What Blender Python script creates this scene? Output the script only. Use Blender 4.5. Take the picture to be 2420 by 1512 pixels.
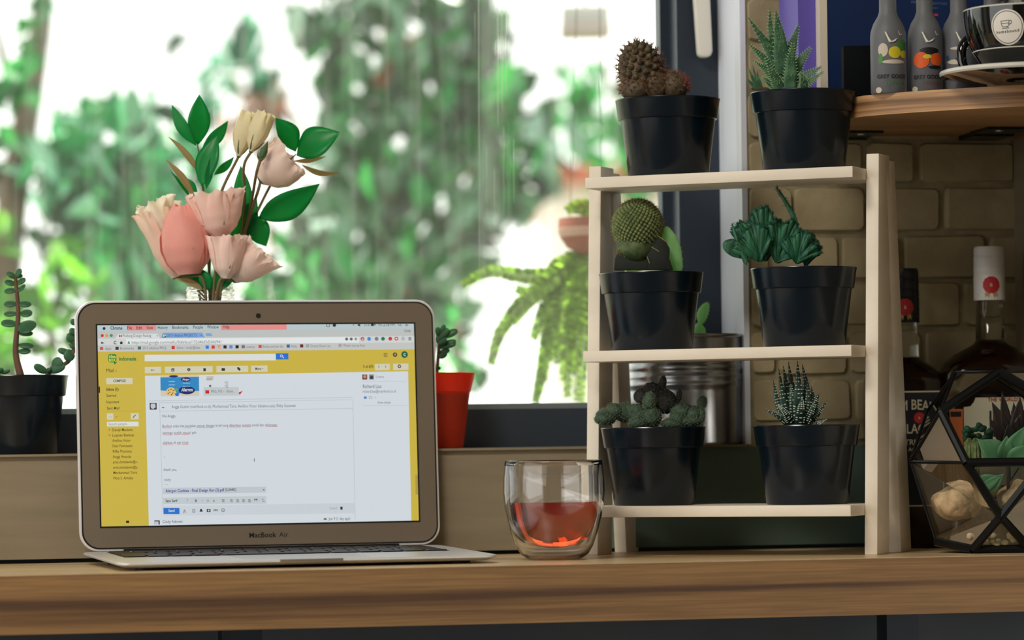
import bpy, bmesh, math, random
import numpy as np
from mathutils import Vector, Matrix

random.seed(7)
rng = np.random.default_rng(11)
scene = bpy.context.scene
C = scene.collection
for o in list(bpy.data.objects):
    bpy.data.objects.remove(o, do_unlink=True)

# ------------------------------------------------------------------ camera
F = 8500.0            # focal length in pixels of the 2420 x 1512 frame
ZC = 0.098            # eye height above the counter top
HY = 1045.0           # image row of the horizon
RO = 0.0137           # camera roll
cam_d = bpy.data.cameras.new('camera')
cam_d.sensor_fit = 'HORIZONTAL'
cam_d.sensor_width = 36.0
cam_d.lens = F / 2420.0 * 36.0
cam_d.shift_y = (HY - 756.0) / 2420.0
cam_d.clip_start = 0.05
cam_d.clip_end = 200
cam_d.dof.use_dof = True
cam_d.dof.focus_distance = 3.02
cam_d.dof.aperture_fstop = 5.0
cam = bpy.data.objects.new('camera', cam_d)
C.objects.link(cam)
cam.location = (0, 0, ZC)
cam.rotation_euler = (math.pi / 2, RO, 0)
scene.camera = cam

# ------------------------------------------------------------------ world, sun, exposure
w = bpy.data.worlds.new('sky')
scene.world = w
w.use_nodes = True
nt = w.node_tree
bg = nt.nodes['Background']
bg.inputs[0].default_value = (1.0, 0.985, 0.95, 1)
bg.inputs[1].default_value = 2.2
sun_d = bpy.data.lights.new('sun', 'SUN')
sun_d.energy = 12.0
sun_d.angle = math.radians(4)
sun_d.color = (1.0, 0.93, 0.8)
sun = bpy.data.objects.new('sun', sun_d)
C.objects.link(sun)
sun.location = (-3, 9, 8)
# shines from behind the garden towards the window, high on the left
sun.rotation_euler = Vector((0.20, -0.22, -1.0)).to_track_quat('-Z', 'Y').to_euler()

scene.view_settings.view_transform = 'Standard'
scene.view_settings.look = 'None'
scene.view_settings.gamma = 1.0
scene.view_settings.exposure = 0.0
scene.view_settings.use_curve_mapping = False
cy = scene.cycles
cy.max_bounces = 14
cy.transmission_bounces = 14
cy.transparent_max_bounces = 16
cy.glossy_bounces = 6
cy.diffuse_bounces = 4
cy.sample_clamp_indirect = 6.0
cy.use_denoising = True
# ------------------------------------------------------------------ geometry helpers
CR, SR = math.cos(RO), math.sin(RO)

def ray(px, py):
    u, v = px - 1210.0, HY - py
    return ((u * CR + v * SR) / F, (-u * SR + v * CR) / F)

def P(px, py, Y):
    """world point that stands at depth Y on the sight line of a place in the photograph"""
    dx, dz = ray(px, py)
    return Vector((dx * Y, Y, ZC + dz * Y))

def proj(p):
    u0, v0 = p[0] / p[1] * F, (p[2] - ZC) / p[1] * F
    return (1210 + u0 * CR - v0 * SR, HY - (u0 * SR + v0 * CR))

PHI = math.radians(10.8)      # the window wall and the counter run away to the right
CP, SP = math.cos(PHI), math.sin(PHI)
WY = 3.158
def W(a, b, z):
    return Vector((a * CP - b * SP, WY + a * SP + b * CP, z))
def wab(px, py, b):
    dx, dz = ray(px, py)
    t = (b + WY * CP) / (CP - dx * SP)
    return (dx * t * CP + (t - WY) * SP, ZC + dz * t)

TH = math.radians(23)         # plant stand: right end nearer
CT, ST = math.cos(TH), math.sin(TH)
SO = Vector((0.2858, 2.985, 0))
def S(a, s, z):
    return Vector((SO.x + a * CT + s * ST, SO.y - a * ST + s * CT, z))
def sa(px, s, z):
    lo, hi = -0.4, 0.2
    for _ in range(40):
        m = (lo + hi) / 2
        if proj(S(m, s, z))[0] < px: lo = m
        else: hi = m
    return lo

TL = math.radians(14.5)       # laptop: left end nearer
CL, SL = math.cos(TL), math.sin(TL)
LO = Vector((-0.2156, 3.0907, 0))
def L(x, y, z):
    return Vector((LO.x + x * CL - y * SL, LO.y + x * SL + y * CL, z))

class MB:
    """collects shapes; build() links them as ONE mesh object"""
    def __init__(self): self.v = []; self.f = []
    def add(self, vs, fs):
        n = len(self.v)
        self.v += [tuple(p) for p in vs]
        self.f += [tuple(i + n for i in f) for f in fs]
        return self
    def quad(self, a, b, c, d): return self.add([a, b, c, d], [(0, 1, 2, 3)])
    def box(self, fn, x0, x1, y0, y1, z0, z1):
        v = [fn(x, y, z) for z in (z0, z1) for y in (y0, y1) for x in (x0, x1)]
        return self.add(v, [(0, 2, 3, 1), (4, 5, 7, 6), (0, 1, 5, 4), (2, 6, 7, 3), (0, 4, 6, 2), (1, 3, 7, 5)])
    def lathe(self, c, prof, seg=48, ax=None, sx=1.0):
        """profile of (r, z) turned about the vertical through c (or about axis ax)"""
        c = Vector(c)
        if ax is None: X, Y_, Z = Vector((1, 0, 0)), Vector((0, 1, 0)), Vector((0, 0, 1))
        else:
            Z = Vector(ax).normalized(); X = Z.orthogonal().normalized(); Y_ = Z.cross(X)
        vs = []; fs = []; rows = []
        for r, z in prof:
            if r < 1e-7:
                rows.append([len(vs)]); vs.append(c + Z * z)
            else:
                rows.append(list(range(len(vs), len(vs) + seg)))
                for k in range(seg):
                    t = 2 * math.pi * k / seg
                    vs.append(c + X * (r * math.cos(t) * sx) + Y_ * (r * math.sin(t)) + Z * z)
        for A, B in zip(rows, rows[1:]):
            if len(A) == 1 and len(B) == 1: continue
            for k in range(seg):
                k2 = (k + 1) % seg
                if len(A) == 1: fs.append((A[0], B[k2], B[k]))
                elif len(B) == 1: fs.append((A[k], A[k2], B[0]))
                else: fs.append((A[k], A[k2], B[k2], B[k]))
        return self.add(vs, fs)
    def tube(self, pts, rad, seg=8, cap=True, flat=1.0):
        pts = [Vector(p) for p in pts]
        n = len(pts)
        if not hasattr(rad, '__len__'): rad = [rad] * n
        vs = []; fs = []
        t0 = (pts[1] - pts[0]).normalized(); N = t0.orthogonal().normalized()
        for i, p in enumerate(pts):
            t = (pts[min(i + 1, n - 1)] - pts[max(i - 1, 0)]).normalized()
            N = (N - t * N.dot(t)).normalized(); B = t.cross(N)
            for k in range(seg):
                a = 2 * math.pi * k / seg
                vs.append(p + (N * math.cos(a) + B * math.sin(a) * flat) * rad[i])
        for i in range(n - 1):
            for k in range(seg):
                k2 = (k + 1) % seg
                fs.append((i * seg + k, i * seg + k2, (i + 1) * seg + k2, (i + 1) * seg + k))
        if cap:
            fs.append(tuple(range(seg - 1, -1, -1))); fs.append(tuple(range((n - 1) * seg, n * seg)))
        return self.add(vs, fs)
    def ball(self, c, rx, ry=None, rz=None, nu=16, nv=10, rot=None, fn=None):
        ry = ry or rx; rz = rz or rx
        c = Vector(c); vs = []; fs = []
        vs.append(Vector((0, 0, -1)))
        for j in range(1, nv):
            ph = math.pi * j / nv
            for k in range(nu):
                th = 2 * math.pi * k / nu
                vs.append(Vector((math.sin(ph) * math.cos(th), math.sin(ph) * math.sin(th), -math.cos(ph))))
        vs.append(Vector((0, 0, 1)))
        out = []
        for p in vs:
            s = fn(p) if fn else 1.0
            q = Vector((p.x * rx, p.y * ry, p.z * rz)) * s
            if rot is not None: q = rot @ q
            out.append(c + q)
        for k in range(nu): fs.append((0, 1 + (k + 1) % nu, 1 + k))
        for j in range(nv - 2):
            for k in range(nu):
                a = 1 + j * nu + k; b = 1 + j * nu + (k + 1) % nu
                fs.append((a, b, b + nu, a + nu))
        e = len(vs) - 1; q = 1 + (nv - 2) * nu
        for k in range(nu): fs.append((q + k, q + (k + 1) % nu, e))
        return self.add(out, fs)
    def spike(self, p, d, l, r, seg=3):
        d = Vector(d).normalized(); X = d.orthogonal().normalized(); Y_ = d.cross(X)
        vs = [p + (X * math.cos(6.283 * k / seg) + Y_ * math.sin(6.283 * k / seg)) * r for k in range(seg)] + [p + d * l]
        return self.add(vs, [(k, (k + 1) % seg, seg) for k in range(seg)])
    def prism(self, fn, poly, z0, z1):
        """closed outline of (x, y) lifted from z0 to z1"""
        n = len(poly)
        v = [fn(x, y, z0) for x, y in poly] + [fn(x, y, z1) for x, y in poly]
        f = [tuple(range(n - 1, -1, -1)), tuple(range(n, 2 * n))]
        f += [(i, (i + 1) % n, n + (i + 1) % n, n + i) for i in range(n)]
        return self.add(v, f)
    def build(self, name, m, parent=None, smooth=True, bevel=0.0, bseg=2, angle=40, sub=0, solid=0.0, recalc=True):
        base = Vector((0, 0, 0))
        if parent is not None:
            r = parent
            while r is not None: base += r.location; r = r.parent
        me = bpy.data.meshes.new(name)
        me.from_pydata([(p[0] - base.x, p[1] - base.y, p[2] - base.z) for p in self.v], [], self.f)
        if recalc:
            bm = bmesh.new(); bm.from_mesh(me)
            bmesh.ops.recalc_face_normals(bm, faces=bm.faces)
            if bevel > 0:
                bmesh.ops.bevel(bm, geom=[e for e in bm.edges if len(e.link_faces) == 2 and e.calc_face_angle(0) > 0.5], offset=bevel, segments=bseg, affect='EDGES', profile=0.5)
            bm.to_mesh(me); bm.free()
        me.materials.append(m)
        o = bpy.data.objects.new(name, me)
        C.objects.link(o)
        o.parent = parent
        if smooth:
            me.polygons.foreach_set('use_smooth', [True] * len(me.polygons))
            if angle: me.set_sharp_from_angle(angle=math.radians(angle))
        if solid:
            md = o.modifiers.new('thick', 'SOLIDIFY'); md.thickness = solid; md.offset = 0
        if sub:
            md = o.modifiers.new('sub', 'SUBSURF'); md.levels = sub; md.render_levels = sub
        return o

def tag(o, label=None, cat=None, group=None, kind=None):
    if label: o['label'] = label
    if cat: o['category'] = cat
    if group: o['group'] = group
    if kind: o['kind'] = kind
    return o
def thing(name, loc, label, cat, group=None, kind=None):
    o = bpy.data.objects.new(name, None); o.empty_display_size = 0.02
    C.objects.link(o); o.location = loc
    return tag(o, label, cat, group, kind)
def rrect(w, h, r, n=8, cx=0, cy=0):
    out = []
    for (sx, sy, a0) in ((1, 1, 0), (-1, 1, 90), (-1, -1, 180), (1, -1, 270)):
        for k in range(n + 1):
            a = math.radians(a0 + 90 * k / n)
            out.append((cx + sx * (w / 2 - r) + r * math.cos(a), cy + sy * (h / 2 - r) + r * math.sin(a)))
    return out
def bez(pts, n=12):
    """smooth curve through given points (Catmull-Rom)"""
    pts = [Vector(p) for p in pts]
    if len(pts) == 2: return [pts[0].lerp(pts[1], k / n) for k in range(n + 1)]
    q = [pts[0] * 2 - pts[1]] + pts + [pts[-1] * 2 - pts[-2]]
    out = []
    for i in range(len(pts) - 1):
        a, b, c, d = q[i:i + 4]
        for k in range(n):
            t = k / n
            out.append(0.5 * ((2 * b) + (c - a) * t + (2 * a - 5 * b + 4 * c - d) * t * t + (3 * b - a - 3 * c + d) * t ** 3))
    out.append(pts[-1])
    return out

# ------------------------------------------------------------------ materials
def lin(c):
    out = []
    for x in c[:3]:
        x = x / 255.0
        out.append(x / 12.92 if x <= 0.04045 else ((x + 0.055) / 1.055) ** 2.4)
    return (out[0], out[1], out[2], 1.0)

def mat(name, col, rough=0.5, metal=0.0, spec=0.5, col2=None, scale=20, stretch=(1, 1, 1), detail=4, lo=0.35, hi=0.65,
        bump=0.0, bscale=60, bstretch=(1, 1, 1), trans=0.0, ior=1.45, transl=0.0, tcol=None, emit=0.0, sub=0.0, coat=0.0, bdist=0.001):
    m = bpy.data.materials.new(name); m.use_nodes = True
    n = m.node_tree.nodes; l = m.node_tree.links
    b = n['Principled BSDF']; out = n['Material Output']
    b.inputs['Base Color'].default_value = lin(col)
    b.inputs['Roughness'].default_value = rough
    b.inputs['Metallic'].default_value = metal
    b.inputs['Specular IOR Level'].default_value = spec
    b.inputs['IOR'].default_value = ior
    b.inputs['Transmission Weight'].default_value = trans
    b.inputs['Coat Weight'].default_value = coat
    if sub:
        b.inputs['Subsurface Weight'].default_value = sub
        b.inputs['Subsurface Radius'].default_value = (0.004, 0.002, 0.001)
        b.inputs['Subsurface Scale'].default_value = 1.0
    csock = None
    tc = None
    if col2 is not None or bump:
        tc = n.new('ShaderNodeTexCoord')
    if col2 is not None:
        mp = n.new('ShaderNodeMapping'); mp.inputs['Scale'].default_value = stretch
        nz = n.new('ShaderNodeTexNoise'); nz.inputs['Scale'].default_value = scale; nz.inputs['Detail'].default_value = detail
        rp = n.new('ShaderNodeValToRGB')
        rp.color_ramp.elements[0].position = lo; rp.color_ramp.elements[0].color = lin(col)
        rp.color_ramp.elements[1].position = hi; rp.color_ramp.elements[1].color = lin(col2)
        l.new(tc.outputs['Object'], mp.inputs['Vector']); l.new(mp.outputs[0], nz.inputs['Vector'])
        l.new(nz.outputs[0], rp.inputs[0]); l.new(rp.outputs[0], b.inputs['Base Color'])
        csock = rp.outputs[0]
    if bump:
        mp2 = n.new('ShaderNodeMapping'); mp2.inputs['Scale'].default_value = bstretch
        nb = n.new('ShaderNodeTexNoise'); nb.inputs['Scale'].default_value = bscale; nb.inputs['Detail'].default_value = 5
        bp = n.new('ShaderNodeBump'); bp.inputs['Strength'].default_value = bump; bp.inputs['Distance'].default_value = bdist
        l.new(tc.outputs['Object'], mp2.inputs['Vector']); l.new(mp2.outputs[0], nb.inputs['Vector'])
        l.new(nb.outputs[0], bp.inputs['Height']); l.new(bp.outputs[0], b.inputs['Normal'])
    if emit:
        b.inputs['Emission Color'].default_value = lin(col); b.inputs['Emission Strength'].default_value = emit
    if transl:
        t = n.new('ShaderNodeBsdfTranslucent'); mx = n.new('ShaderNodeMixShader')
        mx.inputs[0].default_value = transl
        if tcol is not None: t.inputs[0].default_value = lin(tcol)
        elif csock is not None: l.new(csock, t.inputs[0])
        else: t.inputs[0].default_value = lin(col)
        l.new(b.outputs[0], mx.inputs[1]); l.new(t.outputs[0], mx.inputs[2]); l.new(mx.outputs[0], out.inputs[0])
    return m

def screen_mat(name, col, s=1.0):
    m = bpy.data.materials.new(name); m.use_nodes = True
    b = m.node_tree.nodes['Principled BSDF']
    b.inputs['Base Color'].default_value = (0.01, 0.01, 0.01, 1)
    b.inputs['Roughness'].default_value = 0.5; b.inputs['Specular IOR Level'].default_value = 0.2
    b.inputs['Emission Color'].default_value = lin(col); b.inputs['Emission Strength'].default_value = s
    return m

def thin_glass(name, tint=(255, 255, 255), dust=0.0, refl=1.0, streak=None, rough=0.0, dcol=(235, 235, 230)):
    """a pane: clear, with fresnel reflections and a film of dust"""
    m = bpy.data.materials.new(name); m.use_nodes = True
    n = m.node_tree.nodes; l = m.node_tree.links
    n.remove(n['Principled BSDF']); out = n['Material Output']
    tr = n.new('ShaderNodeBsdfTransparent'); tr.inputs[0].default_value = lin(tint)
    gl = n.new('ShaderNodeBsdfGlossy'); gl.inputs['Roughness'].default_value = rough
    fr = n.new('ShaderNodeFresnel'); fr.inputs[0].default_value = 1.45
    mu = n.new('ShaderNodeMath'); mu.operation = 'MULTIPLY'; mu.inputs[1].default_value = refl
    mx = n.new('ShaderNodeMixShader')
    l.new(fr.outputs[0], mu.inputs[0]); l.new(mu.outputs[0], mx.inputs[0])
    l.new(tr.outputs[0], mx.inputs[1]); l.new(gl.outputs[0], mx.inputs[2])
    last = mx
    if dust or streak:
        t2 = n.new('ShaderNodeBsdfTranslucent'); t2.inputs[0].default_value = lin(dcol)
        m2 = n.new('ShaderNodeMixShader'); m2.inputs[0].default_value = dust
        if streak:
            tc = n.new('ShaderNodeTexCoord'); mp = n.new('ShaderNodeMapping'); mp.inputs['Scale'].default_value = streak[0]
            nz = n.new('ShaderNodeTexNoise'); nz.inputs['Scale'].default_value = 1.0; nz.inputs['Detail'].default_value = 6
            mr = n.new('ShaderNodeMapRange'); mr.inputs[1].default_value = 0.5; mr.inputs[2].default_value = 0.8
            mr.inputs[3].default_value = dust; mr.inputs[4].default_value = dust + streak[1]
            l.new(tc.outputs['Object'], mp.inputs[0]); l.new(mp.outputs[0], nz.inputs[0]); l.new(nz.outputs[0], mr.inputs[0])
            l.new(mr.outputs[0], m2.inputs[0])
        l.new(last.outputs[0], m2.inputs[1]); l.new(t2.outputs[0], m2.inputs[2]); last = m2
    l.new(last.outputs[0], out.inputs[0])
    return m

def text_mesh(s, size, bold=0.0, shear=0.0, align='LEFT', space=1.0):
    cu = bpy.data.curves.new('letters', 'FONT')
    cu.body = s; cu.size = size; cu.offset = bold * size; cu.shear = shear; cu.align_x = align; cu.space_character = space
    cu.resolution_u = 2
    o = bpy.data.objects.new('letters', cu)
    me = bpy.data.meshes.new_from_object(o)
    vs = [tuple(v.co) for v in me.vertices]; fs = [tuple(p.vertices) for p in me.polygons]
    bpy.data.objects.remove(o); bpy.data.curves.remove(cu); bpy.data.meshes.remove(me)
    return vs, fs
# ------------------------------------------------------------------ the setting
def wood_mat(name, c_dark, c_mid, c_light, sx=1.6, sz=34.0, sy=20.0, rough=0.45, fine=1.0, dist=0.35, fy=24):
    m = bpy.data.materials.new(name); m.use_nodes = True
    n = m.node_tree.nodes; l = m.node_tree.links; b = n['Principled BSDF']
    tc = n.new('ShaderNodeTexCoord')
    mp = n.new('ShaderNodeMapping'); mp.inputs['Scale'].default_value = (sx, sy, sz)
    nz = n.new('ShaderNodeTexNoise'); nz.inputs['Scale'].default_value = 1.0; nz.inputs['Detail'].default_value = 3; nz.inputs['Distortion'].default_value = dist
    rp = n.new('ShaderNodeValToRGB'); e = rp.color_ramp.elements
    e[0].position = 0.33; e[0].color = lin(c_dark); e[1].position = 0.66; e[1].color = lin(c_light)
    k = rp.color_ramp.elements.new(0.45); k.color = lin(c_mid)
    mp2 = n.new('ShaderNodeMapping'); mp2.inputs['Scale'].default_value = (14 * fine, fy * fine, 700 * fine)
    n2 = n.new('ShaderNodeTexNoise'); n2.inputs['Scale'].default_value = 1.0; n2.inputs['Detail'].default_value = 4
    r2 = n.new('ShaderNodeMapRange'); r2.inputs[1].default_value = 0.3; r2.inputs[2].default_value = 0.7; r2.inputs[3].default_value = 0.72; r2.inputs[4].default_value = 1.15
    mx = n.new('ShaderNodeVectorMath'); mx.operation = 'SCALE'
    l.new(tc.outputs['Object'], mp.inputs[0]); l.new(mp.outputs[0], nz.inputs[0]); l.new(nz.outputs[0], rp.inputs[0])
    l.new(tc.outputs['Object'], mp2.inputs[0]); l.new(mp2.outputs[0], n2.inputs[0]); l.new(n2.outputs[0], r2.inputs[0])
    l.new(rp.outputs[0], mx.inputs[0]); l.new(r2.outputs[0], mx.inputs['Scale']); l.new(mx.outputs[0], b.inputs['Base Color'])
    b.inputs['Roughness'].default_value = rough
    bp = n.new('ShaderNodeBump'); bp.inputs['Strength'].default_value = 0.12; bp.inputs['Distance'].default_value = 0.0006
    l.new(n2.outputs[0], bp.inputs['Height']); l.new(bp.outputs[0], b.inputs['Normal'])
    return m

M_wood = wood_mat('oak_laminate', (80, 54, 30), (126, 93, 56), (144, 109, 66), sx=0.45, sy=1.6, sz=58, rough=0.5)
M_woodtop = wood_mat('window_lit_oak_top', (168, 138, 96), (206, 178, 134), (220, 194, 150), sx=0.9, sz=34, rough=0.3, fy=300)  # paler than the edge band: window light on the top is in the colour
M_shelfwood = wood_mat('shelf_oak', (120, 84, 50), (176, 132, 88), (198, 156, 108), sx=1.2, sz=120, sy=2.0, rough=0.5)
M_panel = mat('grey_beige_board', (128, 116, 94), 0.6, col2=(138, 125, 102), scale=1, stretch=(8, 8, 90), bump=0.15, bscale=300)
M_green = mat('dark_green_paint', (92, 112, 100), 0.6, col2=(84, 104, 94), scale=12, bump=0.1, bscale=200)
M_under = mat('slate_paint', (58, 66, 70), 0.7, col2=(50, 58, 64), scale=9)
M_white = mat('white_plaster', (232, 238, 250), 0.55, col2=(206, 206, 204), scale=1, stretch=(30, 30, 4), lo=0.55, hi=0.8, bump=0.1, bscale=120)
M_mortar = mat('mortar', (158, 146, 114), 0.9, col2=(132, 122, 94), scale=60, bump=0.6, bscale=160)
M_brick = mat('painted_brick', (176, 162, 128), 0.8, col2=(152, 138, 106), scale=22, bump=0.5, bscale=90, bdist=0.002, detail=6)
M_frame = mat('charcoal_aluminium', (42, 52, 64), 0.42, spec=0.5, bump=0.05, bscale=500)
M_bead = mat('grey_bead', (120, 128, 128), 0.4)
M_plaster = mat('ceiling_paint', (150, 146, 138), 0.8, col2=(144, 140, 132), scale=6)
M_floor = mat('floor_tiles_dark', (92, 84, 76), 0.6, col2=(84, 76, 68), scale=4)
M_ground = mat('garden_ground', (120, 116, 96), 0.9, col2=(98, 104, 78), scale=2)

SILL = 0.0934
aJ = wab(1757, 500, 0.0)[0]
aSplit = wab(1415, 1200, 0.0)[0]
def st(o): return tag(o, kind='structure')

# lower boards behind the counter (a narrow shadow gap above the counter)
st(tag(MB().box(W, -0.95, aSplit, 0.0, 0.03, 0.0035, SILL - 0.002).build('wall_lower_left', M_panel), 'grey beige board below the window sill behind the laptop'))
st(tag(MB().box(W, aSplit, 0.62, 0.001, 0.03, 0.0035, SILL - 0.002).build('wall_lower_right', M_green), 'dark green lower wall behind the white plant stand'))
st(tag(MB().box(W, -0.95, 0.62, 0.012, 0.05, -1.0, 0.004).build('wall_under_counter', M_under), 'slate grey wall below the counter'))
st(tag(MB().box(W, -0.95, aJ, -0.004, 0.082, SILL - 0.002, SILL).build('window_sill', M_panel), 'narrow beige window sill carrying the flower pots'))

# brick wall to the right of the window
wr = MB().box(W, aJ + 0.002, 0.62, 0.0015, 0.16, SILL - 0.003, 1.0).build('wall_right', M_mortar)
st(tag(wr, 'cream painted brick wall to the right of the window'))
zline = lambda y: wab(2000, y, 0.0)[1]
zs = [zline(y) for y in (1046, 1001, 889, 777, 663, 552, 438, 331, 219, 105, -8)]
zs += [zs[-1] + 0.0425 * k for k in range(1, 9)]
joints = {5: [1875, 2050, 2226], 6: [1890, 2048, 2168, 2405], 4: [1760 + 60, 1985, 2130, 2330], 3: [1900, 2060, 2270], 2: [1830, 2000, 2180, 2360], 1: [1905, 2010, 2230]}
for i in range(len(zs) - 1):
    z0, z1 = sorted((zs[i], zs[i + 1]))
    if z1 - z0 < 0.012: pass
    js = joints.get(i, [1770 + random.randint(60, 130) + k * random.randint(165, 200) for k in range(4)])
    cuts = [aJ + 0.004] + [wab(j, 600, 0)[0] for j in js] + [0.60]
    for c0, c1 in zip(cuts, cuts[1:]):
        if c1 - c0 < 0.01: continue
        g = 0.0022
        j = lambda s=0.0012: random.uniform(-s, s)
        m = MB()
        d = -0.002 + j(0.0012)
        x0, x1, y0, y1 = c0 + g + j(), c1 - g + j(), z0 + g + j(.0008), z1 - g + j(.0008)
        # soft-edged brick face with slightly uneven corners
        ring = []
        for (x, y) in rrect(x1 - x0, y1 - y0, min(0.005, (y1 - y0) / 2.5), 2, (x0 + x1) / 2, (y0 + y1) / 2):
            ring.append((x + j(.0007), y + j(.0007)))
        n = len(ring); cx, cz = (x0 + x1) / 2, (y0 + y1) / 2
        v = [W(x, 0.012, y) for x, y in ring] + [W(x, d + 0.003, y) for x, y in ring] + [W(cx + (x - cx) * 0.965, d, cz + (y - cz) * 0.92) for x, y in ring]
        f = []
        for r in (0, 1):
            f += [(r * n + k, r * n + (k + 1) % n, (r + 1) * n + (k + 1) % n, (r + 1) * n + k) for k in range(n)]
        f.append(tuple(range(2 * n, 3 * n)))
        m.add(v, f)
        m.build('brick', M_brick, wr, smooth=True, angle=35)

# white reveal at the side of the window, wall over and left of the window
st(tag(MB().box(W, aJ - 0.001, aJ + 0.004, 0.0, 0.135, SILL, 1.0).build('trim_1', M_white), 'white plaster reveal beside the window'))
st(tag(MB().box(W, -2.4, 0.62, 0.0, 0.16, 1.0, 1.75).build('wall_top', M_plaster), 'wall over the window'))
st(tag(MB().box(W, -2.4, -0.95, 0.0, 0.16, -1.0, 1.0).build('wall_left', M_plaster), 'wall at the far side of the window'))
aR = wab(2397, 600, 0.0)[0]
M_wallr = mat('warm_room_paint', (150, 138, 122), 0.8, col2=(142, 130, 114), scale=5)
st(tag(MB().box(W, aR, aR + 0.12, -5.0, 0.0, 0.0008, 1.75).build('wall_side', M_panel), 'side wall that closes the corner'))
st(tag(MB().box(W, -2.4, aR + 0.12, -5.0, 0.16, 1.75, 1.85).build('ceiling', M_plaster), 'plain ceiling over the counter'))
st(tag(MB().box(W, -2.5, aR + 0.12, -5.1, -5.0, -1.0, 1.85).build('wall_rear', M_wallr), 'rear wall of the room'))
# left wall of the room with a wide open shopfront
mbw = MB().box(W, -2.5, -2.4, -5.0, -3.3, -1.0, 1.85).box(W, -2.5, -2.4, -0.35, 0.16, -1.0, 1.85).box(W, -2.5, -2.4, -3.3, -0.35, 1.6, 1.85)
st(tag(mbw.build('wall_far_left', M_wallr), 'room wall with a wide open shopfront'))
st(tag(MB().box(W, -6, 6, -7, 0.16, -1.1, -1.0).build('floor', M_floor), 'dark floor of the room'))
st(tag(MB().box(W, -14, 14, 0.16, 22, -1.3, -1.1).build('ground', M_ground), 'garden ground outside the window'))
# flat ceiling lamp, added out of view to brighten the fronts
clp = thing('added_ceiling_lamp', W(-1.1, -1.7, 1.75), 'flat white ceiling lamp added out of view to brighten the room', 'lamp')
MB().box(W, -1.5, -0.7, -2.0, -1.4, 1.72, 1.75).build('housing', M_white, clp, bevel=0.004)
ld = bpy.data.lights.new('fill_light', 'AREA'); ld.shape = 'RECTANGLE'; ld.size = 0.76; ld.size_y = 0.56; ld.energy = 48; ld.color = (1.0, 0.93, 0.82)
lo_ = bpy.data.objects.new('fill_light', ld); C.objects.link(lo_); lo_.parent = clp
lo_.location = (0, 0, -0.033); lo_.rotation_euler = (0, 0, PHI)
# unseen eave, added and sized to keep the sun out of the window
st(tag(MB().box(W, -2.6, 1.2, 0.16, 0.35, 1.12, 1.2).build('sun_block_eave', M_plaster), 'unseen roof eave added above the window to block the sun'))

# window: fixed frame, sash stile, beads, pane, handle
win = thing('window_1', W(0, 0.1, SILL), 'charcoal framed window looking onto the garden', 'window', kind='structure')
a1 = wab(1600, 100, 0.08)[0]; a1r = aJ
a2 = wab(1560, 100, 0.112)[0]
zb1 = wab(1210, 966, 0.08)[1]; zb2 = wab(1210, 953, 0.112)[1]
mb = MB().box(W, a1, a1r, 0.08, 0.112, SILL, 0.98).box(W, -0.95, a1, 0.08, 0.112, SILL, zb1)
mb.build('sash_frame', M_frame, win, smooth=False)
mb = MB().box(W, a2, a1r, 0.112, 0.13, SILL, 0.98)
mb.build('outer_frame', M_frame, win, smooth=False)
MB().box(W, -0.95, a2, 0.112, 0.13, SILL, zb2).build('bottom_bead', M_bead, win, smooth=False)
MB().box(W, -0.95, a2 + 0.003, 0.1195, 0.1215, zb2 - 0.003, 0.98).build('pane', thin_glass('window_glass', (250, 253, 250), dust=0.03, streak=((60, 60, 2.2), 0.10), refl=0.7), win, smooth=False)
M_scr = thin_glass('glass_scratch', (255, 255, 255), dust=0.45)
for sx_, y0_, y1_, w_ in ((1131, -20, 640, 1.6), (1122, 30, 130, 1.0), (1176, -20, 300, 2.2), (1186, -20, 260, 1.6), (1196, -20, 220, 2.6), (1150, 340, 520, 1.0), (1214, 330, 480, 1.4), (1190, 300, 560, 1.0), (1168, 400, 520, 1.4), (505, 230, 420, 1.0)):
    q0 = wab(sx_, y0_, 0.119); q1 = wab(sx_ + 0.0137 * (y1_ - y0_) * 0.2, y1_, 0.119); h_ = w_ * 0.0002
    MB().add([W(q0[0] - h_, 0.119, q0[1]), W(q0[0] + h_, 0.119, q0[1]), W(q1[0] + h_ * .4, 0.119, q1[1]), W(q1[0] - h_ * .4, 0.119, q1[1])], [(0, 1, 2, 3)]).build('scratch', M_scr, win, smooth=False, recalc=False)
M_handle = mat('white_enamel', (226, 222, 212), 0.35)
hd = MB()
hp = [W(*(lambda q: (q[0], 0.062, q[1]))(wab(x, y, 0.062))) for x, y in ((1640, -30), (1678, -30), (1685, 120), (1681, 132), (1671, 135), (1657, 135), (1651, 128))]
back = [p + W(0, 0.010, 0) - W(0, 0, 0) for p in hp]
n = len(hp)
hd.add(hp + back, [tuple(range(n)), tuple(range(2 * n - 1, n - 1, -1))] + [(i, (i + 1) % n, n + (i + 1) % n, n + i) for i in range(n)])
hd.build('handle', M_handle, win, bevel=0.002)
q = wab(1658, -45, 0.07)
MB().lathe(W(q[0], 0.08, q[1]), [(0, 0), (0.009, 0), (0.009, 0.013), (0, 0.013)], 24, ax=W(0, -1, 0) - W(0, 0, 0)).build('handle_spindle', M_handle, win)

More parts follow.
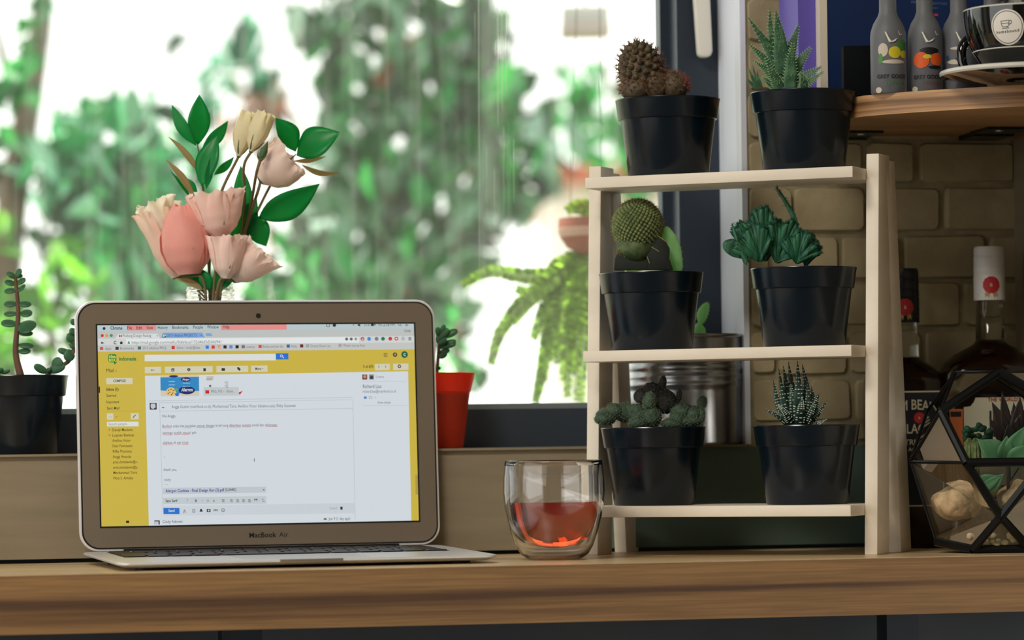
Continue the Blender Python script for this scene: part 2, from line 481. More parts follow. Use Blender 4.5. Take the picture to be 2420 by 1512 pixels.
# ------------------------------------------------------------------ counter
ct = thing('wooden_counter', W(0, -0.15, -0.046), 'long wooden counter with a thick striped oak front edge', 'counter')
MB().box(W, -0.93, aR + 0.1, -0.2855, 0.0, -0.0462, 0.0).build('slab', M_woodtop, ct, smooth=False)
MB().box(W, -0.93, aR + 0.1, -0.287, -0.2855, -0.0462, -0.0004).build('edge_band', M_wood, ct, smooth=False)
M_steel = mat('dark_steel', (24, 34, 44), 0.45, metal=0.3)
for x0, x1, xp in ((521, 640, 752), (2088, 2182, 2310)):
    p0 = wab(x0, 1490, -0.12)[0]; p1 = wab(x1, 1490, -0.12)[0]; p2 = wab(xp, 1490, -0.12)[0]
    br = MB().box(W, p0, p1, -0.13, 0.010, -0.0500, -0.0464).box(W, p0, p0 + 0.8 * (p1 - p0), -0.13, -0.1, -0.9, -0.05).box(W, p0, p2, -0.06, -0.045, -0.056, -0.05)
    br.build('bracket', M_steel, ct, smooth=False)
# ------------------------------------------------------------------ laptop
lap = thing('laptop', L(0, -0.1, 0), 'open silver laptop showing a yellow mail page, standing on the counter', 'laptop')
M_alu = mat('brushed_aluminium', (120, 107, 91), 0.5, metal=0.25, bump=0.04, bscale=900)
M_alu2 = mat('deck_aluminium', (214, 214, 214), 0.35, metal=0.35)
M_shell = mat('pale_case', (226, 222, 222), 0.22, metal=0.2, coat=0.5)
M_gask = mat('black_gasket', (14, 14, 16), 0.5)
M_blackpl = mat('black_plastic', (12, 14, 17), 0.45)
M_key = mat('dark_key', (36, 34, 36), 0.38)
LW, LD, LH = 0.3115, 0.215, 0.2116
ZH, ZF = 0.0111, 0.0068
LEAN = math.radians(3)
CLn, SLn = math.cos(LEAN), math.sin(LEAN)
def lidf(x, t, q):
    """x along, t up the lid, q out of its face"""
    return L(x, t * SLn - q * CLn, ZH + t * CLn + q * SLn)
lid = MB().prism(lidf, rrect(LW + 0.0030, LH + 0.0022, 0.0165, 10, 0, LH / 2), -0.0055, 0.0).build('lid', M_shell, lap, bevel=0.0012)
MB().prism(lidf, rrect(LW - 0.001, LH - 0.0015, 0.0150, 10, 0, LH / 2), -0.001, 0.0006).build('gasket', M_gask, lid)
MB().prism(lidf, rrect(LW - 0.0036, LH - 0.0040, 0.0140, 10, 0, LH / 2), -0.001, 0.0011).build('bezel', M_alu, lid)
MB().lathe(lidf(0.0008, LH - 34 / 579 * LH, 0.0011), [(0.0, 0), (0.0021, 0), (0.0021, 0.0004), (0, 0.0004)], 20, ax=lidf(0, 0, 1) - lidf(0, 0, 0)).build('camera_lens', M_gask, lid)
SX0, SX1, ST0, ST1 = -0.1386, 0.1380, 0.0201, 0.1915
MB().prism(lidf, [(SX0 - .0013, ST0 - .0013), (SX1 + .0013, ST0 - .0013), (SX1 + .0013, ST1 + .0013), (SX0 - .0013, ST1 + .0013)], 0, 0.0014).build('screen_border', M_gask, lid, smooth=False)
vs, fs = text_mesh('MacBook', 0.0062, bold=0.012)
v2, f2 = text_mesh(' Air', 0.0062, bold=-0.004)
wA = max(v[0] for v in vs)
tx = MB().add([lidf(v[0] - 0.0118, v[1] + 0.0082, 0.00125) for v in vs], fs).add([lidf(v[0] - 0.0118 + wA + 0.0008, v[1] + 0.0082, 0.00125) for v in v2], f2)
tx.build('lettering', M_gask, lid, smooth=False)

# base: flat deck that falls towards the front, tapered belly, feet
def zdeck(y): return ZF + (ZH - 0.0012 - ZF) * (y + LD) / LD
out0 = rrect(LW, LD, 0.013, 8, 0, -LD / 2)
def ring(inset, zf):
    o = rrect(LW - 2 * inset, LD - 2 * inset, max(0.013 - inset * 0.3, 0.004), 8, 0, -LD / 2)
    return [L(x, y, zf(x, y)) for x, y in o]
n = len(out0)
rings = [ring(0.0006, lambda x, y: zdeck(y)), ring(0, lambda x, y: zdeck(y) - 0.0006), ring(0, lambda x, y: zdeck(y) - 0.0018),
         ring(0.006, lambda x, y: max(0.0026, zdeck(y) - 0.0042)), ring(0.022, lambda x, y: 0.0016), ring(0.03, lambda x, y: 0.0012)]
m = MB(); v = []; f = []
for r in rings: v += r
for k in range(len(rings) - 1):
    f += [(k * n + i, k * n + (i + 1) % n, (k + 1) * n + (i + 1) % n, (k + 1) * n + i) for i in range(n)]
f.append(tuple(range(n))); f.append(tuple(range(len(rings) * n - 1, (len(rings) - 1) * n - 1, -1)))
m.add(v, f)
base = m.build('base', M_alu2, lap, angle=30)
for fx in (-0.13, 0.13):
    for fy in (-0.03, -0.185):
        MB().lathe(L(fx, fy, 0), [(0, 0), (0.008, 0), (0.008, 0.0022), (0, 0.0022)], 20).build('rubber_foot', M_gask, lap)
MB().tube([L(-0.12, 0.001, ZH - 0.0035), L(0.12, 0.001, ZH - 0.0035)], 0.0042, 14).build('hinge', M_gask, lap)
# keyboard: a shallow dark bed and 78 keys
def dk(x, y, dz=0.0): return L(x, y, zdeck(y) + dz)
kb = MB().prism(lambda x, y, z: dk(x, y, z), rrect(0.274, 0.106, 0.003, 3, 0, -0.068), -0.0004, 0.00012).build('keyboard_bed', M_blackpl, base)
rows = [(-0.0225, 0.0075, [1] * 14), (-0.0375, 0.0148, [1] * 13 + [1.55]), (-0.0560, 0.0148, [1.55] + [1] * 13), (-0.0745, 0.0148, [1.85] + [1] * 11 + [1.85]), (-0.0930, 0.0148, [2.45] + [1] * 10 + [2.45]), (-0.1115, 0.0148, [1, 1, 1, 1.28, 5.5, 1.28, 1, 1, 1, 1])]
cache = {}
for yk, hk, ws in rows:
    tot = sum(ws); gap = 0.0028; unit = (0.270 - gap * (len(ws) - 1)) / tot; x = -0.135
    for wk in ws:
        wid = wk * unit
        key = (round(wid, 5), hk)
        if key not in cache:
            me = MB()
            o1 = rrect(wid, hk, 0.0012, 2); nn = len(o1)
            rr = [[(a * s, b * s, z) for a, b in o1] for s, z in ((1, 0), (1, 0.0006), (0.965, 0.0009))]
            vv = [p for r in rr for p in r]
            me.add(vv, [(k * nn + i, k * nn + (i + 1) % nn, (k + 1) * nn + (i + 1) % nn, (k + 1) * nn + i) for k in range(2) for i in range(nn)] + [tuple(range(2 * nn, 3 * nn))])
            o = me.build('key', M_key, None)
            cache[key] = o.data
            bpy.data.objects.remove(o)
        o = bpy.data.objects.new('key', cache[key]); C.objects.link(o); o.parent = base
        o.location = dk(x + wid / 2, yk, 0.0001) - lap.location
        o.rotation_euler = (math.atan((ZH - 0.0012 - ZF) / LD), 0, TL)
        x += wid + gap
MB().prism(lambda x, y, z: dk(x, y, z), rrect(0.104, 0.074, 0.004, 4, 0, -0.163), -0.0002, 0.00015).build('trackpad', mat('trackpad', (200, 202, 204), 0.3, metal=0.3), base)
MB().prism(lambda x, y, z: dk(x, y, z), rrect(0.052, 0.003, 0.0014, 4, 0, -LD + 0.0008), -0.0020, 0.0001).build('thumb_notch', M_alu, base)

# the picture on the screen
def sc(px, py):
    yt = 766 + (px - 231) / 751 * 3; yb = 1245 - (px - 234) / 752 * 17
    v_ = (py - yt) / (yb - yt)
    xl = 231 + 3 * v_; xr = 982 + 4 * v_
    u_ = (px - xl) / (xr - xl)
    return (SX0 + u_ * (SX1 - SX0), ST1 + (ST0 - ST1) * v_)
def clampuv(p): return (min(max(p[0], SX0), SX1), min(max(p[1], ST0), ST1))
disp = MB().prism(lidf, [(SX0, ST0), (SX1, ST0), (SX1, ST1), (SX0, ST1)], 0.0010, 0.0016).build('display', screen_mat('screen_yellow', (198, 175, 66), 1.0), lap, smooth=False)
SC = {}
def colr(c, s=1.0):
    k = (c, s)
    if k not in SC: SC[k] = screen_mat('screen_%d_%d_%d' % c, c, s)
    return SC[k]
layers = {}
def srect(name, c, x0, y0, x1, y1, lev):
    a, b_, c_, d = [clampuv(sc(x, y)) for x, y in ((x0, y0), (x1, y0), (x1, y1), (x0, y1))]
    q = 0.0016 + 0.00008 * lev
    layers.setdefault((name, c), MB()).quad(*[lidf(p[0], p[1], q) for p in (a, b_, c_, d)])
def spoly(name, c, pts, lev):
    q = 0.0016 + 0.00008 * lev
    pp = [lidf(*clampuv(sc(*p)), q) for p in pts]
    layers.setdefault((name, c), MB()).add(pp, [tuple(range(len(pp)))])
def sdisc(name, c, px, py, r, lev, n=18):
    spoly(name, c, [(px + r * math.cos(6.2832 * k / n), py + r * math.sin(6.2832 * k / n)) for k in range(n)], lev)
PXM = (SX1 - SX0) / 751.0
def stext(s, px, py, x1, c, lev=6, bold=0.0, shear=0.0, h=None, name='page_text'):
    """text whose baseline starts at px, py and runs to x1 in the photograph"""
    vs, fs = text_mesh(s, 1.0, bold=bold, shear=shear)
    if not vs: return
    wid = max(v[0] for v in vs); o = sc(px, py); e = sc(x1, py)
    k = (e[0] - o[0]) / wid
    kh = k if h is None else h * PXM / 0.72
    q = 0.0016 + 0.00008 * lev
    layers.setdefault((name, c), MB()).add([lidf(o[0] + v[0] * k, o[1] + v[1] * kh, q) for v in vs], fs)

GREYBAR, LIGHT, WHITE, DARK, MID, BLUE = (186, 190, 188), (212, 216, 214), (206, 214, 220), (48, 46, 44), (96, 98, 100), (38, 110, 200)
# menu bar, tabs, address bar, bookmarks bar
srect('menu_bar', (180, 196, 200), 231, 766, 983, 780, 1)
srect('menu_bar_tint', (222, 140, 136), 300, 766.5, 368, 779, 2); srect('menu_bar_tint', (222, 140, 136), 520, 767.5, 676, 780, 2)
srect('tab_bar', GREYBAR, 231, 779, 983, 798, 1)
spoly('tab', LIGHT, [(272, 798), (279, 786.5), (370, 787), (377, 798)], 3)
spoly('tab_inactive', (120, 160, 214), [(379, 797), (384, 785), (476, 785.5), (482, 797)], 2)
spoly('tab_inactive', (120, 160, 214), [(485, 794), (483, 787), (497, 787), (500, 794)], 2)
srect('toolbar', (204, 208, 206), 231, 797.5, 983, 813, 2)
srect('address_field', (222, 226, 226), 297, 799, 848, 812, 3)
srect('bookmark_bar', (192, 194, 192), 231, 813, 983, 829, 2)
for i, c in enumerate(((200, 50, 44), (218, 150, 60), (60, 140, 90))): sdisc('window_button', c, 242 + 10.5 * i, 790.5, 3.6, 4)
X = 262
for s, a, b_ in (('Chrome', 261, 289), ('File', 300, 311.5), ('Edit', 321, 335), ('View', 345, 360.5), ('History', 371, 395), ('Bookmarks', 405, 443.5), ('People', 454, 477.5), ('Window', 487.5, 515), ('Help', 524.5, 540)):
    stext(s, a, 776.5 - (a - 261) * 0.002, b_, DARK, bold=0.02 if s == 'Chrome' else 0.006, h=8)
sdisc('menu_icon', DARK, 246.5, 773.6, 3.4, 4); sdisc('menu_icon', DARK, 790, 770.5, 4.2, 4)
srect('menu_icon', DARK, 771, 767, 779, 774.5, 4); srect('menu_icon_gap', (180, 196, 200), 772.3, 768.3, 777.7, 773.3, 5)
stext('51%', 861, 773.5, 875, DARK, h=6.5); stext('Fri 2:18 PM', 896, 774, 935, DARK, h=7.5)
srect('menu_icon', DARK, 878, 767.5, 885, 773.5, 4); srect('menu_icon', DARK, 886, 769, 889, 772, 4)
for k in range(3): spoly('menu_icon', DARK, [(831 + 1.7 * k, 769 + 1.8 * k), (836, 767 + 1.8 * k), (841 - 1.7 * k, 769 + 1.8 * k), (836, 768.2 + 1.8 * k)], 4)
spoly('menu_icon', DARK, [(846, 769), (849, 769), (852, 766.5), (852, 775), (849, 772.5), (846, 772.5)], 4)
sdisc('menu_icon', DARK, 947, 770, 3.2, 4); sdisc('menu_icon_gap', (180, 196, 200), 947, 770, 2.2, 5); spoly('menu_icon', DARK, [(949, 772), (950, 771.3), (952.5, 774), (951.6, 774.8)], 4)
for k in range(3): srect('menu_icon', DARK, 961, 767.5 + 2.6 * k, 968, 768.6 + 2.6 * k, 4)
stext('M', 280, 794.5, 287.5, (196, 50, 44), bold=0.03, h=5.5); stext('Pitching Design Packag', 289, 794.5, 356, MID, h=7); stext('x', 368, 793.5, 372, DARK, h=4)
srect('favicon', (40, 110, 80), 383, 788, 391, 796, 4); srect('favicon_bar', WHITE, 384.2, 789.2, 386.7, 794.8, 5); srect('favicon_bar', WHITE, 387.6, 789.2, 390, 792.4, 5)
stext('2015 ideabox PROJECTS', 393, 794.5, 463, (52, 80, 120), h=7); stext('x', 471, 793, 475, DARK, h=4)
stext('Cindy', 958, 788, 974, DARK, h=6.5)
# arrows, reload, home, lock, address
spoly('nav_icon', DARK, [(238, 808), (242, 804.5), (242, 807.2), (246, 807.2), (246, 808.8), (242, 808.8), (242, 811.5)], 5)
stext('C', 268, 811.5, 274.5, DARK, bold=0.03, h=8); spoly('nav_icon', DARK, [(282, 808), (286, 804), (290, 808), (288.8, 808), (288.8, 811.5), (283.2, 811.5), (283.2, 808)], 5)
srect('lock_icon', (80, 150, 110), 301, 807, 306, 811, 5); srect('lock_icon', (80, 150, 110), 302, 804.5, 305, 807, 5)
stext('https://mail.google.com/mail/u/0/#inbox/152d46d3d3d4d941', 310, 811, 520, MID, h=7.5)
for i, (x, c) in enumerate(((819, MID), (830, MID), (841, (150, 150, 150)), (857, (196, 40, 40)), (873, (70, 130, 210)), (891, (120, 124, 130)), (906.5, (20, 120, 90)), (924, (196, 50, 50)), (939, (200, 50, 40)), (955, (176, 178, 178)))):
    sdisc('toolbar_icon', c, x, 803.6, 4.6 if i > 2 else 3.6, 5)
stext('p', 855, 806, 859.5, WHITE, lev=7, bold=0.03, h=5); sdisc('toolbar_icon_hole', (222, 222, 220), 939, 803.6, 2.2, 6, 12)
for k in range(3): srect('nav_icon', DARK, 968, 800.5 + 2.7 * k, 975, 802 + 2.7 * k, 5)
for s, a, b_ in (('Apps', 248, 262.5), ('Bookmarks', 282.5, 315), ('2015 ideabox PROJ', 335, 390), ('Inbox - cindy@idea', 415, 470), ('cosmos', 578, 599), ('Richie and her life', 618, 667), ('Hulu', 685, 699.5), ('Drama Show List', 732, 780), ('Watch korea fren', 810, 862)):
    stext(s, a, 824.5 - (a - 248) * 0.005, b_, (110, 110, 110), h=6.5)
for x, c in ((240, (190, 90, 60)), (276, DARK), (328, (60, 110, 90)), (407, (196, 50, 44)), (487, (50, 120, 200)), (501, (200, 60, 50)), (515, (220, 130, 60)), (529, (40, 40, 44)), (543, (70, 140, 210)), (557.5, (24, 26, 30)), (572, (110, 110, 110)), (612, (210, 70, 50)), (679, (40, 100, 160)), (711, (110, 24, 40)), (725, (160, 160, 160)), (803, (160, 160, 160))):
    srect('bookmark_icon', c, x - 3.8, 817.5 - (x - 240) * 0.005, x + 3.8, 825 - (x - 240) * 0.005, 5)
stext('DP', 511, 823.4, 520, (222, 222, 218), lev=7, h=5)
# page header on yellow
GRN = (30, 120, 60)
spoly('page_logo', GRN, [(255, 838), (257, 835), (272, 835), (274, 838), (274, 850), (272, 853), (276, 853), (270, 860), (268, 855), (257, 854), (255, 851)], 4)
stext('idea', 256.5, 843.5, 272.5, (214, 200, 110), lev=6, bold=0.03, h=7); stext('BOX', 256.5, 852.5, 272.5, (196, 214, 60), lev=6, bold=0.04, h=7)
stext('indonesia', 279.5, 850.5, 320.5, GRN, lev=6, bold=0.03, h=9)
srect('search_field', (214, 218, 216), 340, 837, 649, 852.5, 3); srect('search_button', BLUE, 649, 836, 679, 850.5, 3)
sdisc('search_icon', WHITE, 662.5, 842, 3.4, 5); sdisc('search_icon_hole', BLUE, 662.5, 842, 1.9, 6, 12); spoly('search_icon', WHITE, [(664.5, 844.8), (665.8, 843.6), (668.6, 846.6), (667.4, 847.8)], 5)
for i in range(3):
    for j in range(3): srect('grid_icon', DARK, 908 + 3.2 * i, 837.5 + 3.2 * j, 910 + 3.2 * i, 839.5 + 3.2 * j, 4)
sdisc('bell_icon', (60, 40, 46), 935, 841, 5.2, 4); spoly('bell_glyph', WHITE, [(933, 842.5), (935, 838), (937, 842.5)], 6)
sdisc('account_icon', (14, 92, 68), 958, 841, 8, 4); stext('C', 955, 844.2, 961, WHITE, lev=6, bold=0.03, h=6.5)
stext('Mail', 249.5, 878, 267.5, DARK, h=8.5); spoly('page_icon', DARK, [(271, 874.5), (274.5, 874.3), (272.7, 876.5)], 4)
for x0, x1 in ((340, 378), (387, 499), (508, 583), (590, 629), (886, 922), (930, 967)):
    t = lambda x: 866 - (x - 340) * 0.0065
    spoly('button', (206, 202, 178), [(x0, t(x0)), (x1, t(x1)), (x1, t(x1) + 15), (x0, t(x0) + 15)], 3)
spoly('page_icon', DARK, [(354, 873.8), (357, 871.5), (357, 873.2), (363, 873.2), (363, 874.4), (357, 874.4), (357, 876)], 5)
srect('page_icon', DARK, 402, 870, 409, 877, 5); srect('icon_hole', (206, 202, 178), 404, 872.5, 407, 875.5, 6)
sdisc('page_icon', DARK, 443, 873, 3.8, 5); srect('icon_hole', (206, 202, 178), 442.4, 870.6, 443.6, 875.4, 6)
srect('page_icon', DARK, 477, 870, 483, 877, 5); srect('page_icon', DARK, 520, 870, 528, 876.5, 5); spoly('page_icon', DARK, [(557, 868), (561, 868), (565.5, 873), (562, 877), (557, 872)], 5)
stext('More', 599.5, 875, 613.5, DARK, bold=0.02, h=6.5); spoly('page_icon', DARK, [(615.5, 871), (619, 871), (617.2, 873)], 5)
stext('5 of 673', 857.5, 871.5, 881.5, DARK, bold=0.02, h=6.5)
spoly('page_icon', MID, [(896, 865.5), (893.4, 868.7), (896, 872), (896.8, 871.2), (895, 868.7), (896.8, 866.3)], 5); spoly('page_icon', MID, [(911, 865.5), (913.6, 868.7), (911, 872), (910.2, 871.2), (912, 868.7), (910.2, 866.3)], 5)
sdisc('page_icon', DARK, 945, 868.4, 4.2, 5); sdisc('icon_hole', (206, 202, 178), 945, 868.4, 2, 6, 12)
# sidebar
srect('button', (206, 202, 178), 250, 892, 311, 906.5, 3); stext('COMPOSE', 265.5, 901.7, 295, DARK, bold=0.02, h=6)
for s, a, y, b_, bo in (('Inbox (1)', 249.5, 922, 278, .02), ('Starred', 249.5, 937, 272, 0), ('Important', 249.5, 952, 279, 0), ('Sent Mail', 250, 967, 279, 0)): stext(s, a, y, b_, DARK, bold=bo + 0.006, h=6.8)
srect('side_mark', (40, 24, 20), 232, 912, 235, 927, 3); srect('sidebar_rule', (178, 156, 60), 250, 970, 330, 971, 2)
srect('button', (206, 202, 178), 250, 976, 265, 991, 3); srect('button', (206, 202, 178), 305.5, 975.5, 324, 990.5, 3); stext('...', 254, 985, 261, MID, h=8)
spoly('page_icon', (120, 90, 60), [(310, 987), (312, 983), (317, 979), (319, 979.5), (314, 984), (311.5, 988)], 5); spoly('contact_mark', (206, 90, 40), [(269, 984), (275, 983), (272, 986)], 5)
srect('search_field', (214, 218, 216), 250, 996, 323.5, 1007, 3); stext('Search people...', 253, 1004.5, 301, (128, 128, 120), h=6.5)
for i, (s, b_) in enumerate((('Dandy Maulana', 309), ('Luqman Baehaqi', 312), ('Avellino Victor', 304.5), ('Dian Fatmawati', 308), ('Rifky Pramana', 306.5), ('Anggi Ananda', 305), ('ariel.christianto@r..', 321), ('ariel.christianto@y..', 322), ('Mochammad Tatra', 318.5), ('Pitra S. Amalya', 309))):
    y = 1018.5 + i * 12.75
    stext(s, 261.5 + i * 0.15, y, b_, (74, 58, 24), bold=0.006, h=6.6)
    if i < 5: spoly('contact_mark' if i < 2 else 'contact_mark_idle', (206, 90, 40) if i < 2 else (196, 176, 110), [(252, y - 4), (258, y - 5), (256, y - 1)], 5)
srect('page_icon', (40, 34, 14), 291, 1231, 298, 1236.5, 5)
# white mail sheet
spoly('mail_sheet', WHITE, [(340, 887), (966, 880), (968, 1229.5), (344, 1243)], 2)
spoly('message_rule', (176, 184, 190), [(347, 946.5), (831, 940), (831, 941), (347, 947.5)], 3); spoly('message_rule', (176, 184, 190), [(372, 951), (831, 945.5), (831, 946.3), (372, 952)], 3)
spoly('message_rule', (176, 184, 190), [(372, 971), (831, 966), (831, 967), (372, 972)], 3); spoly('message_rule', (176, 184, 190), [(831, 946), (832, 946), (833, 1226), (832, 1226)], 3); spoly('message_rule', (176, 184, 190), [(373, 952), (374, 952), (377.5, 1210), (376.5, 1210)], 3)
# attachment thumbnails: a blue biscuit wrapper with a round biscuit, and a document card
spoly('thumbnail', (44, 132, 190), [(376, 887), (466.5, 886), (466.5, 935), (376, 936)], 3)
spoly('thumbnail_cream', (206, 196, 172), [(376, 886), (466.5, 885), (466.5, 890), (376, 891)], 4)
spoly('thumbnail_cream', (206, 196, 172), [(376, 922), (400, 924), (420, 930), (440, 924), (466.5, 924), (466.5, 935), (376, 936)], 4)
def sell(name, c, cx_, cy_, rx, ry, lev): spoly(name, c, [(cx_ + rx * math.cos(6.2832 * k / 22), cy_ + ry * math.sin(6.2832 * k / 22)) for k in range(22)], lev)
sell('wrapper_badge', (22, 34, 104), 437.5, 922, 19, 9.5, 5); sell('wrapper_badge', (22, 34, 104), 435, 896.5, 11.5, 5.5, 5); sell('wrapper_badge', (22, 34, 104), 407, 888.5, 11, 2.5, 5)
stext('Alergon', 424.5, 924.5, 451.5, WHITE, lev=7, bold=0.03, shear=0.2, h=8); stext('Alergon', 427, 898.5, 443.5, WHITE, lev=7, bold=0.02, shear=0.2, h=5)
sell('wrapper_biscuit', (224, 186, 116), 400.5, 925.5, 11.5, 10.5, 5)
for dx, dy in ((-6, -4), (0, -6), (5, -3), (-3, 1), (4, 3), (-7, 4), (1, 7)): sdisc('biscuit_chip', (66, 40, 34), 400.5 + dx, 925.5 + dy, 1.5, 6, 8)
spoly('wrapper_leaf', (120, 160, 50), [(408, 919), (414, 917), (416, 922), (409, 924)], 6); spoly('wrapper_cup', (40, 110, 190), [(409, 929), (419, 928), (418, 935.5), (411, 935.5)], 6)
for k in range(4): srect('wrapper_print', (150, 190, 220), 395 + (k % 2) * 33, 900 + 4 * k, 410 + (k % 2) * 35, 902 + 4 * k, 5)
srect('document_card', (190, 196, 198), 477, 915, 560, 935, 3); spoly('document_fold', (196, 40, 54), [(559, 928), (569.5, 923.5), (562, 934)], 5)
srect('pdf_icon', (190, 40, 40), 481, 922, 490, 930, 5); stext('PKG_91E - - Show...', 494.5, 928, 550, MID, h=6.8)
srect('document_print', (150, 120, 90), 484, 890, 501, 891.5, 4); srect('document_print', (150, 120, 90), 484, 894, 500, 895.5, 4); srect('document_print', (150, 120, 90), 484, 897, 498, 898.5, 4); sdisc('document_print', (90, 100, 90), 492.5, 912, 2.8, 4)
for k in range(6): srect('document_print', (150, 120, 90), 526 + (k % 3) * 2, 902.5 + 2.6 * k, 535, 903.5 + 2.6 * k, 4)
# message
srect('avatar', (54, 50, 66), 350, 951.5, 366.5, 967.5, 3); spoly('avatar_figure', (190, 194, 196), [(352, 957), (354, 953), (363, 953), (364, 962), (358, 966), (353, 964)], 5)
spoly('page_icon', DARK, [(378, 962.5), (381, 960.5), (381, 962), (385, 963), (385, 964), (381, 964)], 5)
stext('Angga Gustim (nutrifood.co.id), Mochammad Tatra, Avellino Victor (ideabox.asia), Rikky Gunawan', 401, 964.5, 694.5, MID, h=7.5)
for s, a, y, b_ in (('Hai Angga,', 378.5, 986, 411), ('Berikut coba kita kerjakan sesuai dengan brief yang diberikan melalui email dan whatsapp.', 378.5, 1010, 650.5), ('semoga sudah sesuai yah', 378.5, 1026, 458), ('silahkan di cek ricek', 379, 1049.5, 439.5), (':', 381, 1082, 383), ('thank you,', 380, 1113, 411), ('cindy', 380.5, 1137, 396.5), ('...', 380.5, 1146, 390)):
    stext(s, a, y, b_, (84, 86, 90), h=6.8)
for x0, x1, y in ((379, 399, 1010.5), (430, 445, 1010), (458, 500, 1009.5), (537, 564, 1008.6), (566, 587, 1008.2), (622, 650, 1007.5), (379, 402, 1026.5), (405, 420, 1026.2), (422, 442, 1026), (379, 404, 1050), (412, 421, 1050), (423, 440, 1049.7)):
    srect('spelling_mark', (206, 120, 120), x0, y + 0.4, x1, y + 1.4, 4)
stext('I', 592, 1091, 595, MID, h=8)
spoly('attachment_bar', (188, 196, 202), [(378.5, 1153), (621, 1150), (621, 1164), (378.5, 1168)], 3)
stext('Alergon Cookies - Final Design Rev (3).pdf', 384, 1163.5, 522, (52, 60, 140), bold=0.02, h=7); stext('(5,044K)', 524, 1160.6, 550, (84, 86, 96), bold=0.02, h=7); stext('x', 613.5, 1159, 617.5, DARK, bold=0.03, h=4.5)
spoly('format_bar', (190, 198, 202), [(378, 1176), (621, 1172), (621, 1190), (378, 1191.5)], 3)
stext('Sans Serif', 383.5, 1187, 411.5, DARK, bold=0.02, h=6.5)
for s, x, b_ in (('T', 432, .0), ('B', 452.5, .03), ('I', 468, .0), ('U', 480.5, .0), ('A', 494.5, .01)): stext(s, x, 1186.5, x + (5 if s != 'I' else 2), MID, bold=b_, shear=0.25 if s in 'TI' else 0, h=6.5)
for i, x in enumerate((516, 535.5, 550, 564, 578)):
    for k in range(4): srect('format_icon', MID, x, 1179.5 + 2 * k, x + (7 if k % 2 else 5.5), 1180.5 + 2 * k, 5)
for x in (592.5, 597): spoly('format_icon', DARK, [(x, 1178.5), (x + 3.4, 1178.5), (x + 1.8, 1184), (x + 0.8, 1184), (x + 1.4, 1181.5), (x, 1181.5)], 5)
stext('T', 610, 1184.5, 615, MID, h=6); srect('format_icon', MID, 613.5, 1183.5, 617, 1185, 5)
spoly('send_bar', (186, 194, 198), [(378, 1196), (831, 1188), (832, 1212), (378, 1219)], 2)
srect('send_button', BLUE, 378.5, 1200.5, 416, 1215, 5); stext('Send', 390, 1210, 404.5, WHITE, lev=7, bold=0.02, h=6.5)
stext('A', 424.5, 1211, 430.5, DARK, h=7); srect('compose_icon', MID, 423.5, 1211.5, 431.5, 1212.3, 5)
srect('compose_icon', MID, 446.5, 1203, 452.5, 1211, 5); srect('compose_hole', (186, 194, 198), 447.6, 1204, 451.4, 1210, 6)
spoly('compose_icon', DARK, [(465, 1202.5), (468, 1202.5), (471, 1209), (463, 1209.5)], 5); srect('compose_icon', DARK, 480, 1203, 489, 1210, 5); sdisc('compose_hole', (186, 194, 198), 484.5, 1206.5, 2.2, 6, 12)
for x in (498.5, 503.5): sell('compose_icon', DARK, x, 1205.5, 3, 2, 5); sell('compose_hole', (186, 194, 198), x, 1205.5, 1.8, 1, 6)
sdisc('compose_icon', MID, 518.5, 1205.4, 4.4, 5); sdisc('compose_hole', (186, 194, 198), 518.5, 1205.4, 3.3, 6, 14); srect('compose_icon', MID, 516.5, 1206.5, 520.5, 1207.5, 7)
stext('Saved', 771, 1203, 789, (150, 156, 160), h=6.5); srect('compose_icon', DARK, 797, 1196.5, 802.5, 1203.5, 5)
srect('avatar', (54, 50, 66), 357, 1230, 369.5, 1240, 3); srect('avatar_figure', (190, 194, 196), 357.5, 1232.5, 366.5, 1240, 5)
stext('Cindy Febriani', 376, 1236.5, 422.5, DARK, h=6.8); stext('Jun 9 (1 day ago)', 769, 1228, 820, DARK, h=6.8); srect('compose_icon', MID, 757, 1223.5, 764, 1227.5, 5)
# people card
srect('avatar', (110, 60, 50), 855, 887, 867, 899, 3); sell('avatar_face', (196, 140, 110), 861, 892, 3.4, 4, 5)
srect('avatar_face', (140, 130, 120), 871.5, 887, 883, 899, 3); sell('avatar', (54, 50, 66), 877.5, 894, 4.2, 4, 5)
stext('5 more', 887, 895.5, 907, MID, h=6.5); stext('Richard Lius', 855.5, 919, 901, (66, 68, 72), h=9); stext('richard.lius@nutrifood.co.id', 855.5, 930, 935, MID, h=7)
srect('card_icon', (70, 130, 196), 858, 938.5, 865, 944, 4); srect('card_icon_grey', (130, 136, 140), 870.5, 938.5, 878, 944, 4); srect('card_hole', WHITE, 871.4, 939.4, 877.1, 943.1, 5); spoly('card_icon_grey', (130, 136, 140), [(884.5, 940.5), (888, 940.5), (886.2, 942.6)], 5)
stext('Show details', 891, 955.5, 922.5, MID, h=6)
srect('message_rule', (176, 184, 190), 855, 903, 962, 903.8, 3); srect('message_rule', (176, 184, 190), 855, 959.5, 962, 960.3, 3)
srect('scroll_bar', (170, 150, 66), 979, 1122, 985, 1168, 3)
for (name, c), m in layers.items():
    m.build(name, colr(c), disp, smooth=False, recalc=False)['kind'] = 'stuff'
